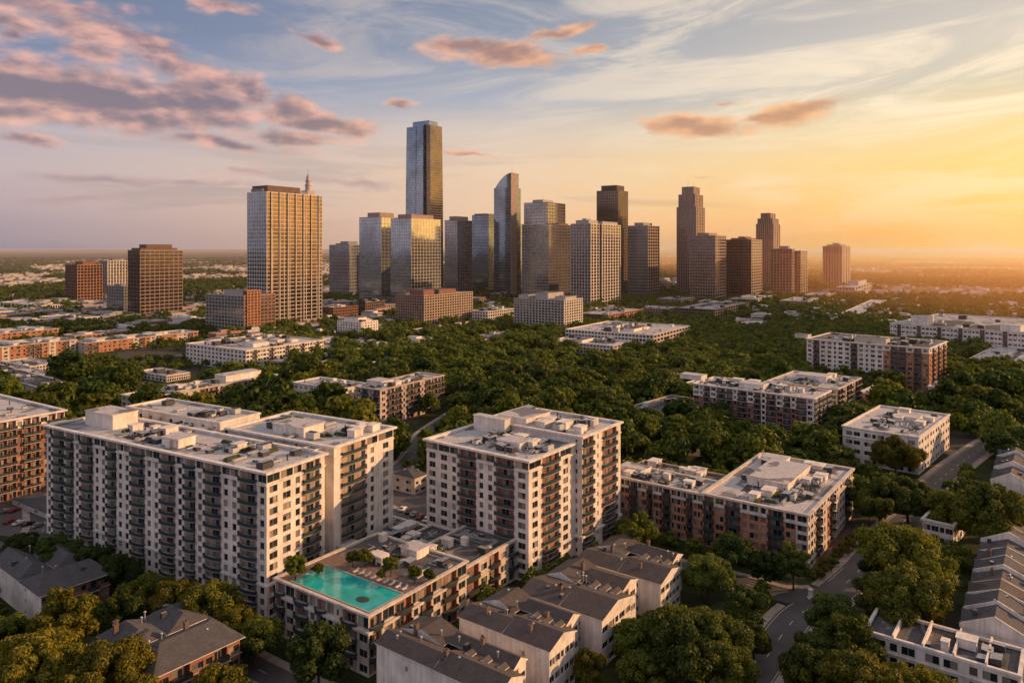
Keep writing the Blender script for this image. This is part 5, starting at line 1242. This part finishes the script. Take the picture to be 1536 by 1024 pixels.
# sun glow low at the bright edge
gd = t.m('SQRT', t.m('ADD', t.m('POWER', t.m('DIVIDE', t.m('SUBTRACT', az, 44.0), 13.0), 2.0), t.m('POWER', t.m('DIVIDE', t.m('SUBTRACT', el, 2.4), 5.0), 2.0)))
gl = t.m('MULTIPLY', t.m('POWER', t.rng(gd, 0, 2.2, 1, 0, True), 2.0), .8)
sky_c = t.mix(gl, sky_c, (.98, .56, .13))
sky_plain = sky_c
# thin high cirrus
v1 = t.xyz(t.m('ADD', t.m('MULTIPLY', az, .035), t.m('MULTIPLY', el, .05)), t.m('SUBTRACT', t.m('MULTIPLY', el, .21), t.m('MULTIPLY', az, .025)), 0.0)
ci = t.noise(v1, 1.35, 8, .62, 1.1)
cis = t.m('MULTIPLY', t.rng(ci, .40, .66, smooth=True), t.rng(el, 1.5, 9, .25, 1))
cic = t.mix(t.rng(caz, .1, .85), (.52, .44, .46), (1.0, .82, .60))
sky_c = t.mix(t.m('MULTIPLY', cis, t.rng(caz, .0, .8, .42, .78)), sky_c, cic)
# dusky streaks low over the horizon
v2 = t.xyz(t.m('MULTIPLY', az, .045), t.m('MULTIPLY', el, .42), 7.0)
st = t.m('MULTIPLY', t.rng(t.noise(v2, 1.2, 6, .55, .4), .55, .68, smooth=True), t.m('MULTIPLY', t.rng(el, .8, 2.5), t.rng(el, 5, 9, 1, 0)))
sky_c = t.mix(t.m('MULTIPLY', st, .6), sky_c, t.mix(t.rng(caz, .2, .85), (.34, .27, .30), (.75, .42, .19)))

# cumulus banks: groups of tilted ellipses broken up by fractal noise
def pxdeg(px, py):
    a = math.atan((px - CXP) / FPX); return math.degrees(a), math.degrees(math.atan((HZ - py) / FPX * math.cos(a)))
WARP = (3.4, 1.3)
CL = [(150, 148, 235, 54, -.06, 1.1), (40, 135, 120, 60, 0, 1.1), (300, 160, 110, 38, -.12, 1.0), (330, 130, 60, 26, -.1, .75), (375, 140, 42, 34, 0, .85), (430, 165, 52, 32, -.15, .95), (490, 185, 100, 21, -.10, .95), (330, 213, 150, 13, -.05, .75), (430, 208, 90, 15, .02, .75),
      (215, 62, 130, 22, -.3, .7), (120, 40, 110, 24, -.2, .62), (20, 36, 70, 16, -.05, .75), (270, 100, 70, 22, -.2, .75), (140, 78, 60, 14, .0, .6), (10, 52, 26, 12, 0, .7), (60, 12, 160, 18, 0, .5), (330, 6, 80, 12, -.1, .6),
      (470, 60, 42, 11, -.12, .75), (745, 80, 118, 23, -.06, .95), (700, 70, 70, 15, 0, .9), (850, 45, 70, 8, .16, .6), (870, 76, 32, 7, 0, .6), (600, 160, 28, 7, 0, .65), (45, 214, 70, 10, -.04, .7),
      (1045, 190, 86, 18, -.05, .95), (1195, 170, 88, 20, .16, 1.0), (1150, 176, 50, 10, .05, .8), (1100, 155, 20, 5, 0, .4), (708, 233, 44, 4, 0, .55), (1055, 263, 32, 4, 0, .5), (385, 258, 50, 5, 0, .5), (150, 268, 140, 8, -.04, .42), (540, 275, 80, 9, -.04, .42), (90, 300, 130, 7, -.03, .4), (300, 275, 90, 6, 0, .35)]
caz2 = caz
pv = t.xyz(t.m('MULTIPLY', az, .30), t.m('MULTIPLY', el, .55), 0.0)
def noise2(vec, scale, detail, rough=.55, dist=0.0, color=False):
    nd = t.new('ShaderNodeTexNoise', noise_dimensions='2D'); t.l.new(vec, nd.inputs['Vector'])
    nd.inputs['Scale'].default_value = scale; nd.inputs['Detail'].default_value = detail; nd.inputs['Roughness'].default_value = rough; nd.inputs['Distortion'].default_value = dist
    return nd.outputs[1 if color else 0]
sw = t.new('ShaderNodeSeparateColor'); t.l.new(noise2(pv, .8, 3, color=True), sw.inputs[0])
wa = t.m('ADD', az, t.m('MULTIPLY_ADD', sw.outputs[0], WARP[0], -WARP[0] / 2)); we = t.m('ADD', el, t.m('MULTIPLY_ADD', sw.outputs[1], WARP[1], -WARP[1] / 2))
SH = {}
def sheared(sl):
    if sl not in SH: SH[sl] = t.xyz(wa, t.m('MULTIPLY_ADD', wa, -sl, we), 0.0)
    return SH[sl]
D = None
for px, py, w_, h_, sl, amp in CL:
    sl = round(sl / .08) * .08
    a0, e0 = pxdeg(px, py); k = math.cos(R(a0)); aw = math.degrees(w_ / FPX) * k * k; eh = math.degrees(h_ / FPX) * k
    nd = t.new('ShaderNodeVectorMath', operation='MULTIPLY_ADD'); t.l.new(sheared(sl), nd.inputs[0])
    nd.inputs[1].default_value = (1 / aw, 1 / eh, 0); nd.inputs[2].default_value = (-a0 / aw, -(e0 - sl * a0) / eh, 0)
    ln = t.new('ShaderNodeVectorMath', operation='LENGTH'); t.l.new(nd.outputs[0], ln.inputs[0])
    v = t.m('MULTIPLY_ADD', ln.outputs['Value'], -amp, amp)
    D = v if D is None else t.m('SMOOTH_MAX', D, v, .15)
D = t.m('MAXIMUM', D, -1.5)
def det(da, de):
    nv = t.xyz(t.m('MULTIPLY_ADD', az, .19, .19 * da), t.m('MULTIPLY_ADD', el, .46, .46 * de), 0.0)
    f = noise2(nv, 1.0, 8, .56, .3)
    bil = t.new('ShaderNodeTexVoronoi', voronoi_dimensions='2D', feature='F1'); t.l.new(nv, bil.inputs['Vector']); bil.inputs['Scale'].default_value = 1.7; bil.inputs['Detail'].default_value = 2.5; bil.inputs['Roughness'].default_value = .5
    return t.m('ADD', t.m('MULTIPLY_ADD', f, 1.5, -.75), t.m('MULTIPLY_ADD', bil.outputs['Distance'], -.6, .33))
n0 = det(0, 0); n1 = det(.55, .55)
d0 = t.m('MULTIPLY_ADD', n0, .62, D)
cov = t.rng(d0, -.22, .40, smooth=True)
# light comes from the sun side and above: compare with the density a step that way, darker undersides where thick
lit = t.m('MULTIPLY_ADD', t.m('SUBTRACT', n0, n1), .62, .50)
lit = t.m('ADD', lit, t.m('MULTIPLY_ADD', D, -.75, .22))
lit = t.rng(lit, .0, 1.0, smooth=True)
shade_c = t.mix(t.rng(caz, .1, .8), lin(112, 97, 122), lin(192, 132, 100))
lit_c = t.mix(t.rng(caz, .1, .8), lin(236, 176, 162), lin(244, 180, 122))
lit_c = t.mix(t.m('MULTIPLY', t.rng(el, 4.5, 7.5, 1, 0), t.rng(caz, .75, .5)), lit_c, lin(176, 150, 160)); shade_c = t.mix(t.m('MULTIPLY', t.rng(el, 4.5, 7.5, 1, 0), .5), shade_c, lit_c)
cl_c = t.mix(lit, shade_c, lit_c)
cloudy = t.mix(t.m('MULTIPLY', cov, .94), sky_c, cl_c)
zone = t.m('MULTIPLY', t.rng(el, 21, 25, 1, 0), t.rng(t.m('ABSOLUTE', az), 44, 52, 1, 0))
b0 = t.new('ShaderNodeBackground'); t.l.new(sky_plain, b0.inputs[0]); b0.inputs[1].default_value = 1.0
b2 = t.new('ShaderNodeBackground'); t.l.new(cloudy, b2.inputs[0]); b2.inputs[1].default_value = 1.0
mxs = t.new('ShaderNodeMixShader'); t.l.new(zone, mxs.inputs[0]); t.l.new(b0.outputs[0], mxs.inputs[1]); t.l.new(b2.outputs[0], mxs.inputs[2])
b1 = t.new('ShaderNodeBackground'); t.l.new(t.mix(1.0, sky.outputs[0], (.7, .5, .25), 'MULTIPLY'), b1.inputs[0]); b1.inputs[1].default_value = .05
ad = t.new('ShaderNodeAddShader'); t.l.new(b1.outputs[0], ad.inputs[0]); t.l.new(mxs.outputs[0], ad.inputs[1]); t.l.new(ad.outputs[0], wout.inputs[0])
W.cycles.sampling_method = 'MANUAL'; W.cycles.sample_map_resolution = 512

# sun
sl = bpy.data.lights.new('Sun', 'SUN'); sl.energy = 5.0; sl.angle = R(.6); sl.color = (1.0, .565, .275)
so = bpy.data.objects.new('Sun', sl); COL.objects.link(so)
a, e = R(SUN_AZ), R(SUN_EL); to_sun = Vector((math.sin(a) * math.cos(e), math.cos(a) * math.cos(e), math.sin(e)))
so.rotation_euler = to_sun.to_track_quat('Z', 'Y').to_euler()

# evening haze over the plain
def haze(name, box, density, col, g_):
    m = bpy.data.materials.new(name); m.use_nodes = True; t = NT(m.node_tree); t.n.clear(); out = t.new('ShaderNodeOutputMaterial')
    vs = t.new('ShaderNodeVolumeScatter'); vs.inputs['Density'].default_value = density; vs.inputs['Anisotropy'].default_value = g_; vs.inputs['Color'].default_value = (*col, 1)
    t.l.new(vs.outputs[0], out.inputs['Volume'])
    b_ = MB(); b_.box(*box); return tag(b_.build(name, m), kind='stuff')
haze('haze', (-9000, 9000, 420, 4200, -5, 420), .00004, (.92, .72, .58), .5)
for k, top in enumerate((92, 118, 150, 200)):     # the dust layer of the sunset side thins out upwards
    haze('sunset_haze', (430 + 40 * k, 9000, 620 + 30 * k, 5200 + 900 * k, -4 - k, top), .000125, (1.0, .37, .115), .45)
haze('ground_haze', (-41000, 41000, 2050, 26000, -9, 98), .000085, (.52, .36, .31), .3)

# camera
cam = bpy.data.cameras.new('Camera'); co = bpy.data.objects.new('Camera', cam); COL.objects.link(co); SC.camera = co
cam.sensor_width = 36; cam.lens = 36 * FPX / 1536; cam.shift_y = -(512 - HZ) / 1536; cam.clip_start = 1; cam.clip_end = 200000
co.location = (0, 0, CAMH); co.rotation_euler = (R(90), 0, 0)
SC.view_settings.view_transform = 'Standard'; SC.view_settings.look = 'None'; SC.view_settings.exposure = 0; SC.view_settings.gamma = 1
SC.cycles.max_bounces = 6; SC.cycles.volume_bounces = 1; SC.cycles.transparent_max_bounces = 8
SC.cycles.use_denoising = True
